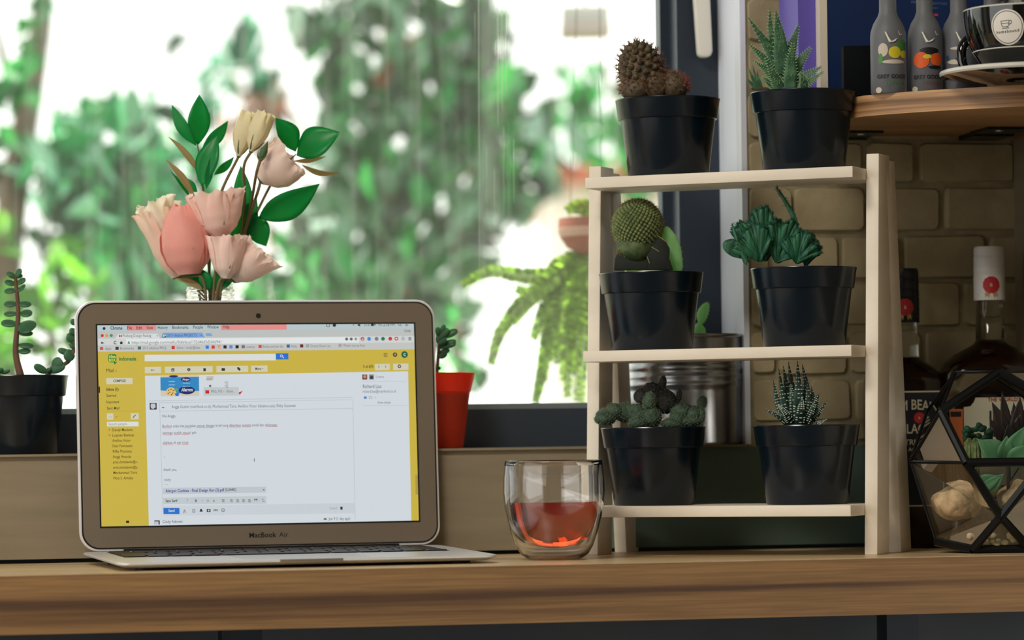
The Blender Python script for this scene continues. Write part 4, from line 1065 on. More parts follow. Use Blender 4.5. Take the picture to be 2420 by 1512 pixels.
# ribbed zinc bucket with a prickly pear
M_zinc = mat('zinc', (176, 178, 182), 0.27, metal=0.95, bump=0.05, bscale=60, col2=(156, 158, 162), scale=30)
zl = sill_at(1620, 0.030)
zb = thing('zinc_bucket', zl, 'ribbed zinc bucket with a small prickly pear on the sill behind the plant stand', 'bucket')
Yp = zl.y; k = px2m(Yp)
prof = [(0, 0), (132 * k, 0), (134 * k, 2 * k)]
for i in range(1, 40):
    z = i / 40 * 252; r = 134 + 2 * i / 40
    for zc in (142, 160, 182): r += 4.5 * math.exp(-((z - zc) / 5.5) ** 2)
    prof.append((r * k, z * k))
prof += [(136 * k, 250 * k), (140 * k, 252 * k), (142 * k, 256 * k), (140 * k, 260 * k), (136 * k, 260 * k), (134 * k, 254 * k), (130 * k, 5 * k), (0, 5 * k)]
MB().lathe(zl, prof, 72).build('body', M_zinc, zb, angle=60)
MB().lathe(zl, [(0, 238 * k), (133 * k, 236 * k), (131 * k, 200 * k), (0, 200 * k)], 40).build('soil', M_soil, zb)
pad('pad', zb, M_padp, [(1652, 768), (1646, 745), (1655, 725), (1668, 715), (1676, 720), (1674, 742), (1664, 762)], Yp - 0.008, 12 * k, spines=4, sm=M_hair)
pad('pad', zb, M_padp, [(1648, 800), (1640, 775), (1650, 762), (1664, 772), (1668, 786), (1662, 800)], Yp - 0.010, 12 * k)
pad('pad', zb, M_padp, [(1636, 812), (1630, 785), (1640, 772), (1652, 785), (1652, 812)], Yp - 0.006, 12 * k)
# ------------------------------------------------------------------ jar of flowers on the sill
M_clear = mat('clear_glass', (255, 255, 255), 0.02, trans=1.0, ior=1.45, spec=0.5)
jl = sill_at(502, 0.040)
YJ = jl.y; k = px2m(YJ)
ZT = P(502, 678, YJ).z - SILL
jar = thing('glass_jar', jl, 'clear screw-top glass jar holding the flowers behind the laptop', 'jar')
prof = [(0, 0), (0.029, 0), (0.031, 0.002), (0.031, ZT - 0.030), (0.028, ZT - 0.020), (0.0205, ZT - 0.0125)]
for i in range(9):
    z = ZT - 0.012 + i * 0.00125; prof.append((0.0205 + (0.0012 if i in (1, 4, 7) else 0.0), z))
prof += [(0.0207, ZT - 0.0008), (0.0200, ZT), (0.0190, ZT - 0.0006), (0.0187, ZT - 0.013), (0.0262, ZT - 0.021), (0.0290, ZT - 0.031), (0.0290, 0.004), (0, 0.004)]
MB().lathe(jl, prof, 48).build('body', M_clear, jar, angle=60)
M_water = mat('water', (240, 246, 240), 0.0, trans=1.0, ior=1.33)
MB().lathe(jl, [(0, 0.0038), (0.0291, 0.0038), (0.0291, 0.085), (0, 0.085)], 40).build('water', M_water, jar)

M_leaf = mat('ruscus_leaf', (12, 136, 70), 0.35, col2=(24, 156, 84), scale=40, transl=0.5, tcol=(10, 185, 80))
M_leafpale = mat('leaf_underside', (176, 160, 124), 0.5, transl=0.4, tcol=(230, 205, 150))
M_stem = mat('flower_stem', (92, 88, 52), 0.6, col2=(112, 96, 62), scale=60)
M_sepal = mat('sepal_green', (66, 92, 50), 0.6)
def pet_mat(name, c, t): return mat(name, c, 0.55, col2=tuple(min(255, x + 12) for x in c), scale=30, transl=0.32, tcol=t, bump=0.12, bscale=120, bdist=0.001)
M_pink = pet_mat('pale_pink_petal', (255, 222, 211), (255, 212, 196))
M_blush = pet_mat('blush_petal', (255, 228, 217), (255, 220, 204))
M_coral = pet_mat('coral_petal', (246, 178, 165), (252, 160, 142))
M_cream = pet_mat('cream_petal', (252, 246, 228), (255, 246, 216))
M_peach = pet_mat('peach_petal', (250, 220, 200), (255, 206, 170))
M_bud = pet_mat('yellow_green_bud', (232, 222, 184), (246, 234, 176))

def petal(base, ax, out, Ln, prof, half, ruffle=0.0, seed=0, tipdip=0.12, open_=0.0, nt=18, ns=22, skew=0.0):
    rg = random.Random(seed); ph = rg.uniform(0, 6.28); ph2 = rg.uniform(0, 6.28)
    A = Vector(ax).normalized(); R = Vector(out); R = (R - A * R.dot(A)).normalized(); T = A.cross(R)
    vs = []; fs = []
    def rad(t):
        x = t * (len(prof) - 1); i = min(int(x), len(prof) - 2); u = x - i
        u = u * u * (3 - 2 * u) * 0.5 + u * 0.5
        return prof[i] * (1 - u) + prof[i + 1] * u
    for i in range(nt + 1):
        t = i / nt
        wd = half * (0.55 + 0.45 * math.sin(math.pi * min(1, t * 0.62 + 0.12)))
        for j in range(ns + 1):
            s = -1 + 2 * j / ns; an = s * wd
            h = Ln * t * (1 - tipdip * abs(s) ** 3 * t) + Ln * ruffle * (0.45 * t ** 4 * math.sin(s * 7 + ph2) + 0.25 * t ** 9 * math.sin(s * 17 + ph))
            r = rad(t) * (1 + 0.03 * math.sin(3 * s + ph)) + ruffle * Ln * (t ** 4 * math.sin(s * 6.0 + ph) + 0.6 * t ** 9 * math.sin(s * 13.0 + ph2)) + open_ * Ln * t ** 3 * (0.4 + 0.6 * s * s)
            vs.append(base + A * h + (R * math.cos(an) + T * math.sin(an)) * r)
    for i in range(nt):
        for j in range(ns):
            a = i * (ns + 1) + j; fs.append((a, a + 1, a + ns + 2, a + ns + 1))
    return vs, fs

def bloom(name, label, b, t, Y, prof, m, n=6, half=1.0, ruffle=0.04, open_=0.0, dy=0.0, ty=0.0, stem=None, seed=1, mats=None, inner=True, sepals=5, group='cut flowers in the glass jar', tipdip=0.12, a_off=0.3):
    kk = px2m(Y)
    B = P(*b, Y) + Vector((0, dy, 0)); Tp = P(*t, Y) + Vector((0, dy + ty, 0)); A = Tp - B; Ln = A.length
    root = thing(name, B, label, 'flower', group)
    rg = random.Random(seed); U = A.normalized().orthogonal().normalized()
    pr = [x * kk for x in prof]
    for i in range(n):
        out = Matrix.Rotation(a_off + 6.2832 * i / n + rg.uniform(-.15, .15), 3, A.normalized()) @ U
        sc_ = 1.0 + 0.035 * (i % 3 - 1)
        v, f = petal(B, A, out, Ln * rg.uniform(.95, 1.03), [x * sc_ for x in pr], half, ruffle, seed * 31 + i, tipdip, open_)
        MB().add(v, f).build('petal', (mats[i % len(mats)] if mats else m), root, recalc=False, angle=0)
    if inner:
        for i in range(4):
            out = Matrix.Rotation(0.9 + 6.2832 * i / 4, 3, A.normalized()) @ U
            v, f = petal(B, A, out, Ln * 0.88, [x * 0.62 for x in pr], 1.2, ruffle, seed * 57 + i, 0.1, 0)
            MB().add(v, f).build('petal', m, root, recalc=False, angle=0)
    if sepals:
        MB().ball(B + A.normalized() * 2 * kk, max(pr[0], 5 * kk), None, 7 * kk, 12, 8, rot=A.to_track_quat('Z', 'Y').to_matrix()).build('calyx', M_sepal, root)
        for i in range(sepals):
            out = Matrix.Rotation(0.5 + 6.2832 * i / sepals, 3, A.normalized()) @ U
            tip = B + A.normalized() * Ln * rg.uniform(.3, .42) + out * (pr[1] * 1.12 + 3 * kk)
            mid = B + A.normalized() * Ln * 0.12 + out * (pr[0] + 6 * kk)
            MB().tube(bez([B, mid, tip], 4), [2.6 * kk, 2.6 * kk, 2.6 * kk, 2.4 * kk, 2.2 * kk, 1.8 * kk, 1.4 * kk, 0.9 * kk, 0.3 * kk], 6).build('sepal', M_sepal, root)
    if stem:
        pts = [P(*q, Y) + Vector((0, dy * (i == 0), 0)) for i, q in enumerate(stem)]
        pts = bez([B] + pts + [Vector((jl.x + rg.uniform(-.008, .008), jl.y + rg.uniform(-.008, .006), SILL + 0.02 + rg.random() * 0.03))], 6)
        MB().tube(pts, 3.6 * kk, 8).build('stem', M_stem, root)
    return root
gp = 'cut flowers in the glass jar'
bloom('rose', 'large coral pink bloom at the heart of the bouquet', (452, 652), (438, 486), YJ, [26, 50, 59, 58, 48, 22], M_coral, n=5, half=1.3, ruffle=0.012, dy=-0.022, stem=[(490, 685)], seed=3, tipdip=0.10, a_off=-1.4)
bloom('lisianthus', 'cream and peach bloom leaning out at the side of the coral bloom', (420, 655), (372, 492), YJ, [14, 30, 38, 40, 44, 40], M_peach, n=5, half=0.95, ruffle=0.07, dy=0.0, stem=[(480, 690)], seed=5, mats=[M_peach, M_cream, M_peach], open_=0.05)
bloom('lisianthus', 'cream bud-like bloom peeking out above the peach petals', (395, 560), (366, 478), YJ, [12, 26, 33, 36, 38], M_cream, n=5, half=1.0, ruffle=0.12, dy=-0.006, stem=[(470, 680)], seed=6, sepals=0)
bloom('lisianthus', 'pale pink ruffled cup bloom above the middle of the bouquet', (528, 566), (514, 458), YJ, [16, 42, 54, 60, 64], M_pink, n=6, half=0.95, ruffle=0.085, dy=-0.026, stem=[(515, 640)], seed=8)
bloom('lisianthus', 'blush cup bloom facing forward just above the jar mouth', (540, 662), (546, 560), YJ, [10, 30, 38, 43, 47], M_blush, n=6, half=0.95, ruffle=0.06, dy=-0.030, stem=[(520, 690)], seed=9)
bloom('lisianthus', 'blush bloom opening sideways, lowest one away from the coral bloom', (556, 664), (622, 592), YJ, [10, 30, 40, 46, 50], M_blush, n=6, half=0.95, ruffle=0.08, dy=-0.018, stem=[(525, 690)], seed=12)
bloom('lisianthus', 'pale pink bloom high among the broad green leaves', (618, 428), (690, 372), YJ, [14, 42, 54, 56, 50], M_blush, n=6, half=1.0, ruffle=0.08, dy=-0.010, stem=[(606, 470), (560, 600), (515, 690)], seed=14)
bloom('lisianthus_bud', 'closed yellowish bud with the straighter stem near the top', (567, 372), (592, 268), YJ, [6, 19, 25, 24, 18], M_bud, n=4, half=1.2, ruffle=0.04, dy=-0.014, stem=[(525, 460), (500, 560), (495, 690)], seed=16, sepals=4, inner=False)
bloom('lisianthus_bud', 'closed yellowish bud tilted over the pale pink top bloom', (597, 362), (634, 270), YJ, [6, 19, 25, 24, 18], M_bud, n=4, half=1.2, ruffle=0.05, dy=-0.020, stem=[(580, 400), (578, 480), (560, 620), (515, 690)], seed=18, sepals=4, inner=False)
r_ = bloom('lisianthus_bud', 'tiny brown green bud in front of the top bloom', (622, 386), (640, 342), YJ, [3, 9, 9, 5, 1], M_sepal, n=3, half=1.4, ruffle=0.0, dy=-0.036, stem=[(612, 420), (590, 500), (560, 620), (520, 690)], seed=20, sepals=3, inner=False)

def sprig(label, stem, leaves, dy0=0.0):
    root = thing('leaf_sprig', jl + Vector((0, 0, 0.03)), label, 'leafy branch', 'leaf sprigs in the glass jar')
    kk = px2m(YJ)
    pts = bez([P(x, y, YJ) + Vector((0, d, 0)) for x, y, d in stem] , 8)
    pts = [Vector((jl.x, jl.y, SILL + 0.03))] + pts
    MB().tube(pts, [3.2 * kk] * (len(pts) - 4) + [2.8 * kk, 2.4 * kk, 2 * kk, 1.6 * kk], 8).build('stem', M_stem, root)
    for i, (b, t, wd, dy, ty, roll, pale, bend) in enumerate(leaves):
        B = P(*b, YJ) + Vector((0, dy, 0)); Tp = P(*t, YJ) + Vector((0, dy + ty, 0))
        v, f = flat_leaf(B, Tp, wd * kk, fold=0.22, bend=bend, roll=roll, peak=0.47, twist=0.15)
        MB().add(v, f).build('leaf', M_leafpale if pale else M_leaf, root, recalc=False, angle=0, solid=0.0003)
sprig('upright leafy branch over the coral bloom with dark green and tan leaves', [(500, 690, 0), (485, 560, 0.004), (478, 440, 0.004), (466, 340, 0.004)],
      [((466, 342), (470, 222), 54, 0.004, 0, 0.2, 0, 0.06), ((464, 344), (405, 247), 32, 0.0, 0, -0.5, 0, 0.10), ((476, 352), (539, 284), 32, 0.006, 0, 0.5, 0, 0.12), ((478, 442), (514, 320), 56, -0.006, 0, -0.3, 0, 0.08), ((472, 412), (401, 324), 20, 0.002, -0.01, 0.6, 1, 0.06),
       ((462, 470), (397, 379), 22, -0.004, -0.01, 0.6, 1, 0.05), ((464, 452), (430, 418), 24, 0.006, 0, -0.4, 0, 0.05), ((504, 412), (553, 369), 20, 0.006, 0, 0.5, 0, 0.12), ((490, 448), (500, 372), 20, -0.010, 0, 0.2, 0, 0.05), ((452, 470), (400, 400), 10, 0.006, 0, 0.3, 0, 0.05), ((490, 690), (452, 648), 30, -0.014, 0, 0.4, 0, 0.1), ((500, 690), (478, 636), 30, -0.02, 0, 0.1, 0, 0.1), ((486, 688), (418, 660), 22, -0.02, 0, 0.5, 1, 0.1), ((505, 690), (520, 640), 26, -0.012, 0, 0.2, 0, 0.1), ((512, 690), (560, 655), 26, -0.016, 0, -0.3, 0, 0.1)])
sprig('spreading leafy branch with broad glossy leaves reaching past the pale top bloom', [(505, 690, 0.004), (560, 600, 0.006), (615, 480, 0.008), (660, 400, 0.010), (698, 362, 0.010)],
      [((697, 356), (650, 275), 56, 0.010, 0.0, 0.3, 0, 0.12), ((700, 366), (802, 312), 80, 0.008, -0.01, -0.3, 0, 0.08), ((712, 388), (804, 408), 20, 0.002, 0, 1.0, 1, 0.14), ((612, 516), (758, 440), 70, -0.004, -0.015, 0.5, 0, 0.10), ((596, 506), (628, 582), 58, 0.004, 0, 0.2, 0, 0.02),
       ((580, 530), (566, 388), 46, 0.012, 0, -0.2, 0, 0.04), ((546, 570), (606, 470), 60, 0.008, 0, 0.1, 0, 0.05), ((560, 560), (620, 520), 40, 0.012, 0, 0.3, 0, 0.05), ((690, 378), (770, 368), 14, 0.010, 0, 0.9, 1, 0.06)])

# ------------------------------------------------------------------ double-walled tea glass
tg0 = P(1311, 1322, 1.0)
tY = (ZC) / ((ZC - tg0.z) / 1.0)      # depth where the sight line meets the counter
gl = P(1311, 1322, tY)
k = px2m(tY)
glass = thing('tea_glass', gl, 'double-walled glass half full of red tea beside the laptop', 'glass')
outer = [(0, 0.0), (58, 0.0), (64, 2), (80, 13), (92, 34), (106, 73), (117, 120), (121, 160), (120, 195), (117, 222), (115.5, 231), (113.5, 235)]
inner = [(111, 235), (108.5, 230), (103, 205), (102.5, 170), (103, 140), (97, 100), (88, 74), (76, 54), (58, 38), (34, 30), (0, 28)]
MB().lathe(gl, [(r * k, z * k) for r, z in outer + inner], 80).build('shell', M_clear, glass, angle=70)
cav = [(0, 7), (56, 7), (76, 18), (88, 38), (102, 76), (113, 121), (117, 160), (116, 195), (112.5, 222), (109.5, 222), (106.5, 200), (106, 170), (106.5, 140), (100.5, 99), (91, 71), (79, 50), (60, 34), (35, 26), (0, 24)]
cvm = MB().lathe(gl, [(r * k, z * k) for r, z in cav], 80)
cv = cvm.build('air_gap', M_clear, glass, angle=70)
cv.data.flip_normals()
M_tea = bpy.data.materials.new('tea'); M_tea.use_nodes = True
tn = M_tea.node_tree; tb_ = tn.nodes['Principled BSDF']
tb_.inputs['Transmission Weight'].default_value = 1.0; tb_.inputs['IOR'].default_value = 1.33; tb_.inputs['Roughness'].default_value = 0.0
tb_.inputs['Base Color'].default_value = (1, 0.98, 0.95, 1)
va = tn.nodes.new('ShaderNodeVolumeAbsorption'); va.inputs['Color'].default_value = (0.975, 0.36, 0.04, 1); va.inputs['Density'].default_value = 62.0
tn.links.new(va.outputs[0], tn.nodes['Material Output'].inputs['Volume'])
tea = [(0, 28.8), (34, 30.8), (58.6, 38.6), (76.6, 54.5), (88.6, 74.4), (97.6, 100.3), (103.2, 134), (103.0, 136.5), (100, 136), (0, 136)]
MB().lathe(gl, [(r * k, z * k) for r, z in tea], 80).build('tea', M_tea, glass, angle=70)
# ------------------------------------------------------------------ wooden wall shelf with bottles and cup
ZS = 0.385
def shp(px, py, z):
    dx, dz = ray(px, py); t = (z - ZC) / dz
    return Vector((dx * t, t, z))
shelf = thing('wall_shelf', W(0.34, -0.1, ZS - 0.018), 'rounded oak wall shelf carrying the bottles and the black cup', 'shelf')
fl = [shp(x, y, ZS) for x, y in ((2022, 229), (2040, 226), (2080, 222), (2130, 218), (2200, 213), (2280, 208), (2350, 204), (2420, 200.5))]
ex = fl[-1] + (fl[-1] - fl[-2]) * 2.2
cor = [fl[0] + Vector((-0.018, 0.015, 0)), fl[0] + Vector((-0.032, 0.045, 0)), Vector((W(0.255, -0.1, 0).x, W(0.255, -0.1, 0).y, ZS))]
b0 = W(0.255, -0.003, ZS); b1 = W(0.488, -0.003, ZS)
ex = W(0.488, -0.30, ZS)
out_ = [b0] + cor[::-1][0:1] + cor[1::-1][0:2] + fl[:-1] + [ex, b1]
out_ = [b0, cor[2], cor[1], cor[0]] + fl + [ex, b1]
n = len(out_)
mb = MB().add(out_ + [p - Vector((0, 0, 0.0175)) for p in out_], [tuple(range(n)), tuple(range(2 * n - 1, n - 1, -1))] + [(i, (i + 1) % n, n + (i + 1) % n, n + i) for i in range(n)])
mb.build('board', M_shelfwood, shelf, angle=35)
M_bracket = mat('dark_bracket', (40, 48, 46), 0.3, metal=0.8)
for x0, x1, y, b0_ in ((2008, 2088, 309, -0.06), (2335, 2440, 286, -0.10)):
    a0 = wab(x0, y, b0_)[0]; a1_ = wab(x1, y, b0_)[0]
    z = ZS - 0.0177
    br = MB().box(W, a0, a1_, b0_, b0_ + 0.05, z - 0.0022, z).box(W, a0 + 0.004, a1_, b0_ + 0.05, -0.004, z - 0.004, z)
    br.build('bracket', M_bracket, shelf, smooth=False)
    MB().lathe(W(a0 + 0.014, b0_ + 0.012, z - 0.0036), [(0, 0), (0.0034, 0.0004), (0.004, 0.0016), (0, 0.0016)], 14).build('screw', mat('bright_screw', (190, 196, 190), 0.2, metal=1.0), shelf)

# navy carton with a purple side behind the bottles
M_navy = mat('navy_card', (14, 44, 92), 0.45, col2=(10, 34, 76), scale=8)
M_purple = mat('purple_card', (98, 84, 176), 0.5)
M_cardw = mat('white_card_edge', (226, 214, 196), 0.5)
bxl = P(1955, 215, 3.11); bxl.z = ZS
bx = thing('gift_carton', bxl, 'tall navy carton with a purple side and white edge behind the bottles', 'box')
A0 = P(1955, 100, 3.11); A0.z = 0
ed = Vector((CP, SP, 0)); eb = Vector((-SP, CP, 0))
def BX(a, b, z): return A0 + ed * a + eb * b + Vector((0, 0, z))
hb = 0.24
MB().box(BX, 0.0, 0.168, 0.0, 0.075, ZS + 0.0002, ZS + hb).build('front_panel', M_navy, bx, smooth=False)
A1 = wab(1897, 100, 0)[0]
MB().box(BX, -0.0066, 0.0, -0.0006, 0.0745, ZS + 0.0002, ZS + hb).build('corner_strip', M_cardw, bx, smooth=False)
pl_ = P(1898, 100, A0.y + 0.035); wdt = 0.0225
MB().box(BX, -wdt, -0.0066, 0.012, 0.0745, ZS + 0.0002, ZS + hb).build('side_panel', M_purple, bx, smooth=False)
tx = MB()
for s, x, y, x1 in (('PREMIUM', 2148, 10, 2185), ('BOTTLED', 2202, 12, 2237), ('VODKA', 2196, 22, 2215)):
    vs, fs = text_mesh(s, 1.0)
    o_ = P(x, y, A0.y + 0.02); wd = (x1 - x) * o_.y / F; kk = wd / max(v[0] for v in vs)
    a_ = (o_ - A0).dot(ed)
    tx.add([BX(a_ + v[0] * kk, -0.0004, o_.z + v[1] * kk) for v in vs], fs)
tx.build('print', mat('blue_print', (90, 120, 160), 0.5), bx, smooth=False, recalc=False)
o_ = P(2207, 36, A0.y + 0.02); a_ = (o_ - A0).dot(ed)
MB().box(BX, a_ - 0.002, a_ + 0.003, -0.0006, 0, o_.z - 0.001, o_.z + 0.001).build('print', mat('red_print', (190, 60, 90), 0.5), bx, smooth=False)
# small black box
sb = thing('small_box', P(2030, 215, 3.03), 'small black box standing beside the lemon bottle', 'box')
q0 = P(1993, 108, 3.06); q1 = P(2062, 108, 3.06)
sb.location = Vector(((q0.x + q1.x) / 2, 3.06, ZS))
MB().box(lambda x, y, z: Vector((x, y, z)), q0.x, q1.x, 3.06, 3.085, ZS + .0002, q0.z).build('body', mat('matt_black_card', (6, 9, 14), 0.8, spec=0.15), sb, bevel=0.0006)

# frosted miniature bottles
M_frost = mat('frosted_glass', (150, 152, 156), 0.5, trans=0.55, ior=1.4, col2=(132, 134, 140), scale=10)
M_frost2 = M_frost
M_bird = mat('white_print', (226, 222, 206), 0.5)
M_blackprint = mat('black_print', (24, 24, 28), 0.5)
M_yel = mat('lemon_print', (206, 190, 40), 0.5); M_grn = mat('green_print', (70, 130, 60), 0.5); M_org = mat('orange_print', (222, 92, 30), 0.5); M_blu = mat('blue_grey_print', (40, 70, 110), 0.5); M_sand = mat('sand_print', (196, 186, 170), 0.5)
def wrapc(c, r):
    """lay flat print onto a cylinder of radius r around c; x along the front, z up"""
    return lambda x, z, d=0.0003: Vector((c.x + (r + d) * math.sin(x / r), c.y - (r + d) * math.cos(x / r), c.z + z))
def wdisc(wr, x, z, rx, rz, d, n=24, wob=0.0):
    v = []; f = []; qs = (0.02, 0.35, 0.7, 1.0)
    for q in qs:
        for i in range(n):
            w_ = 1 + wob * math.sin(i * 3.1)
            v.append(wr(x + rx * q * w_ * math.cos(6.2832 * i / n), z + rz * q * w_ * math.sin(6.2832 * i / n), d))
    for j in range(3): f += [(j * n + i, j * n + (i + 1) % n, (j + 1) * n + (i + 1) % n, (j + 1) * n + i) for i in range(n)]
    return MB().add(v, f)
def bird(mb, wr, cx, cz, s):
    for pts in ([(-1.0, 1.1), (-0.8, 1.05), (-0.35, 0.1), (0.1, -0.55), (-0.35, -0.6), (-0.6, 0.0)], [(-0.35, -0.6), (0.1, -0.55), (0.6, -0.35), (0.75, 0.0), (1.0, 0.15), (0.7, -0.15), (0.55, -0.1), (0.1, -0.35)]):
        mb.add([wr(cx + x * s, cz + y * s, 0.0012) for x, y in pts], [tuple(range(len(pts)))])
BT = [(2099, 42.5, 3.012, 'frosted miniature bottle with lemons printed on it', 'lemon'), (2186, 41, 3.022, 'frosted miniature bottle with oranges printed on it', 'orange'), (2266, 41, 3.030, 'frosted miniature bottle with a blue grey print beside the cup', 'plain'), (2345, 40, 3.045, 'frosted miniature bottle mostly hidden behind the black cup', 'plain2')]
for px_, rpx, Y, lab, kind in BT:
    c = P(px_, 100, Y); c.z = ZS; k = px2m(Y); r = rpx * k
    t = thing('miniature_bottle', c, lab, 'bottle', 'frosted miniature bottles on the wall shelf')
    zt = lambda y: P(px_, y, Y).z - ZS
    z_sh0, z_sh1 = zt(75), zt(28)
    prof = [(0, 0), (r * 0.93, 0), (r, 0.0015), (r, z_sh0 - 0.004), (r * 0.97, z_sh0), (r * 0.82, z_sh0 + (z_sh1 - z_sh0) * 0.4), (r * 0.58, z_sh0 + (z_sh1 - z_sh0) * 0.75), (r * 0.485, z_sh1), (r * 0.46, z_sh1 + 0.03), (r * 0.5, z_sh1 + 0.031), (r * 0.5, z_sh1 + 0.045), (0, z_sh1 + 0.045)]
    MB().lathe(c, prof, 40).build('body', M_frost, t)
    if kind == 'plain2': continue
    wr = wrapc(c, r); pr = MB()
    bird(pr, wr, 3 * k, zt(96), 15 * k); bird(pr, wr, 24 * k, zt(84), 6 * k)
    if kind != 'plain2': pr.build('birds', M_bird, t, recalc=False, smooth=False)
    def blob(m, nm, x, y, rx, ry, d=0.0004):
        wdisc(wr, (x - px_) * k, zt(y), rx * k, ry * k, d).build(nm, m, t, recalc=False, smooth=False)
    if kind == 'lemon':
        blob(M_grn, 'leaf_print', 2132, 112, 16, 14, .00035); blob(M_sand, 'blossom_print', 2082, 122, 12, 16); blob(M_yel, 'fruit_print', 2110, 128, 15, 14, .0005); blob(M_yel, 'fruit_print', 2134, 132, 10, 9, .0006); blob(M_sand, 'ribbon_print', 2108, 150, 28, 5); blob(M_grn, 'leaf_print', 2076, 142, 6, 12)
        blob(M_sand, 'seal_print', 2070, 216, 8, 7)
        words = (('GREY GOOSE', 2066, 189, 2141, M_blackprint, 0.02, 0), ('Le Citron', 2086, 204, 2134, M_grn, 0, 0.3))
    elif kind == 'orange':
        blob(M_blackprint, 'leaf_print', 2192, 124, 24, 8, .00035); blob(M_org, 'fruit_print', 2172, 146, 19, 19, .0005); blob(M_org, 'fruit_print', 2210, 144, 17, 15, .00055); blob(M_yel, 'fruit_print', 2186, 138, 10, 5, .0007); blob(M_blackprint, 'leaf_print', 2206, 163, 18, 4, .0006); blob(M_sand, 'seal_print', 2155, 214, 8, 7)
        words = (('GREY GOOSE', 2152, 190, 2224, M_blackprint, 0.02, 0), ("L'Orange", 2174, 204, 2216, mat('rust_print', (120, 70, 50), .5), 0, 0.3))
    else:
        blob(M_sand, 'cloud_print', 2262, 118, 22, 4); blob(M_blu, 'water_print', 2266, 143, 14, 6); blob(M_blu, 'water_print', 2232, 140, 5, 6); blob(M_sand, 'shore_print', 2256, 150, 24, 6, .0003)
        words = (('GREY GOOSE', 2236, 190, 2300, M_blackprint, 0.02, 0),)
    for s, x, y, x1, mm, bo, shr in words:
        vs, fs = text_mesh(s, 1.0, bold=bo, shear=shr); kk = (x1 - x) * k / max(v[0] for v in vs)
        MB().add([wr((x - px_) * k + v[0] * kk, zt(y) + v[1] * kk * 1.1, 0.0005) for v in vs], fs).build('lettering', mm, t, recalc=False, smooth=False)

# another bottle top at the corner
c = P(2412, 10, 3.08); k = px2m(3.08)
t = thing('label_bottle', Vector((c.x, c.y, ZS)), 'bottle with a pale patterned label behind the black cup', 'bottle')
MB().lathe(t.location, [(0, 0), (0.022, 0), (0.0225, 0.002), (0.0225, 0.09), (0.012, 0.11), (0.011, 0.15), (0, 0.15)], 40).build('body', M_clear, t)
MB().lathe(t.location, [(0.0228, 0.050), (0.0228, 0.088), (0.0145, 0.105)], 40).build('label', mat('grey_label', (150, 146, 140), 0.6, col2=(60, 60, 66), scale=160, lo=.5, hi=.56), t)
MB().lathe(t.location, [(0, 0.15), (0.0118, 0.15), (0.0118, 0.17), (0, 0.17)], 24).build('cap', M_blackprint, t)

# black cup with a round sticker on its saucer
YC = 2.965
k = px2m(YC)
cl = P(2426, 100, YC); cl.z = ZS
M_cer = mat('black_glaze', (8, 10, 13), 0.06, spec=0.6, coat=0.6)
M_rim = mat('white_glaze', (206, 204, 194), 0.2)
zt = lambda y: P(2400, y, YC).z - ZS
sauc = thing('saucer', cl, 'black saucer with a white rim under the black cup', 'saucer')
R_ = 206 * k
zr = zt(172)
MB().lathe(cl, [(0, 0), (0.034, 0), (0.036, 0.0016), (0.05, 0.0042), (R_ * 0.985, zr - 0.0022)], 72).build('underside', M_cer, sauc, recalc=False)
MB().lathe(cl, [(R_ * 0.985, zr - 0.0022), (R_, zr - 0.0008), (R_ * 0.995, zr + 0.0016), (R_ * 0.97, zr + 0.0022), (0.045, 0.0068), (0.033, 0.0055), (0, 0.0055)], 72).build('rim', M_rim, sauc, recalc=False)
cup = thing('coffee_cup', cl + Vector((0, 0, 0.0055)), 'glossy black coffee cup with a round white sticker on the wall shelf', 'cup')
zc0 = 0.0056; zc1 = zt(24); hc = zc1 - zc0; rc = 148 * k
prof = [(0, zc0 + 0.003), (0.020, zc0 + 0.003), (0.022, zc0), (0.025, zc0), (0.0265, zc0 + 0.003)] + [(rc * (0.52 + 0.48 * math.sin(math.pi / 2 * (i / 14) ** 0.8)), zc0 + 0.004 + (hc - 0.005) * (i / 14) ** 1.15) for i in range(1, 15)]
MB().lathe(cl, prof, 80).build('body', M_cer, cup, recalc=False)
MB().lathe(cl, [(rc, zc1 - 0.001), (rc * 1.006, zc1), (rc * 0.985, zc1 + 0.0005), (rc * 0.96, zc1 - 0.002), (rc * 0.86, zc0 + hc * 0.4), (rc * 0.4, zc0 + 0.006), (0, zc0 + 0.006)], 80).build('lining', M_rim, cup, recalc=False)
hp_ = bez([cl + Vector((-rc * 0.80, 0.026, zc0 + hc * 0.72)), cl + Vector((-rc * 0.98, 0.022, zc0 + hc * 0.5)), cl + Vector((-rc * 0.93, 0.02, zc0 + hc * 0.2)), cl + Vector((-rc * 0.62, 0.02, zc0 + hc * 0.15))], 6)
MB().tube(hp_, 0.004, 10).build('handle', M_cer, cup)
rs = rc * 1.0
def cupwrap(x, z, d=0.0004):
    h = (z - zc0 - 0.004) / (hc - 0.005); h = min(max(h, 0.01), 1); i14 = h ** (1 / 1.15)
    r = rc * (0.52 + 0.48 * math.sin(math.pi / 2 * i14 ** 0.8)) + d
    an = x / rc
    return Vector((cl.x + r * math.sin(an), cl.y - r * math.cos(an), ZS + z))
sx_ = -(2426 - 2362) * k * 1.06; sz_ = zt(78)
def disc(rad, d, n=40, rin=None):
    m = MB()
    if rin is None:
        rings_ = [[cupwrap(sx_ + rad * q * math.cos(6.2832 * i / n), sz_ + rad * q * math.sin(6.2832 * i / n), d) for i in range(n)] for q in (0.02, 0.35, 0.7, 1.0)]
    else: rings_ = [[cupwrap(sx_ + q * math.cos(6.2832 * i / n), sz_ + q * math.sin(6.2832 * i / n), d) for i in range(n)] for q in (rin, rad)]
    v = [p for r in rings_ for p in r]; f = []
    for q in range(len(rings_) - 1): f += [(q * n + i, q * n + (i + 1) % n, (q + 1) * n + (i + 1) % n, (q + 1) * n + i) for i in range(n)]
    return m.add(v, f)
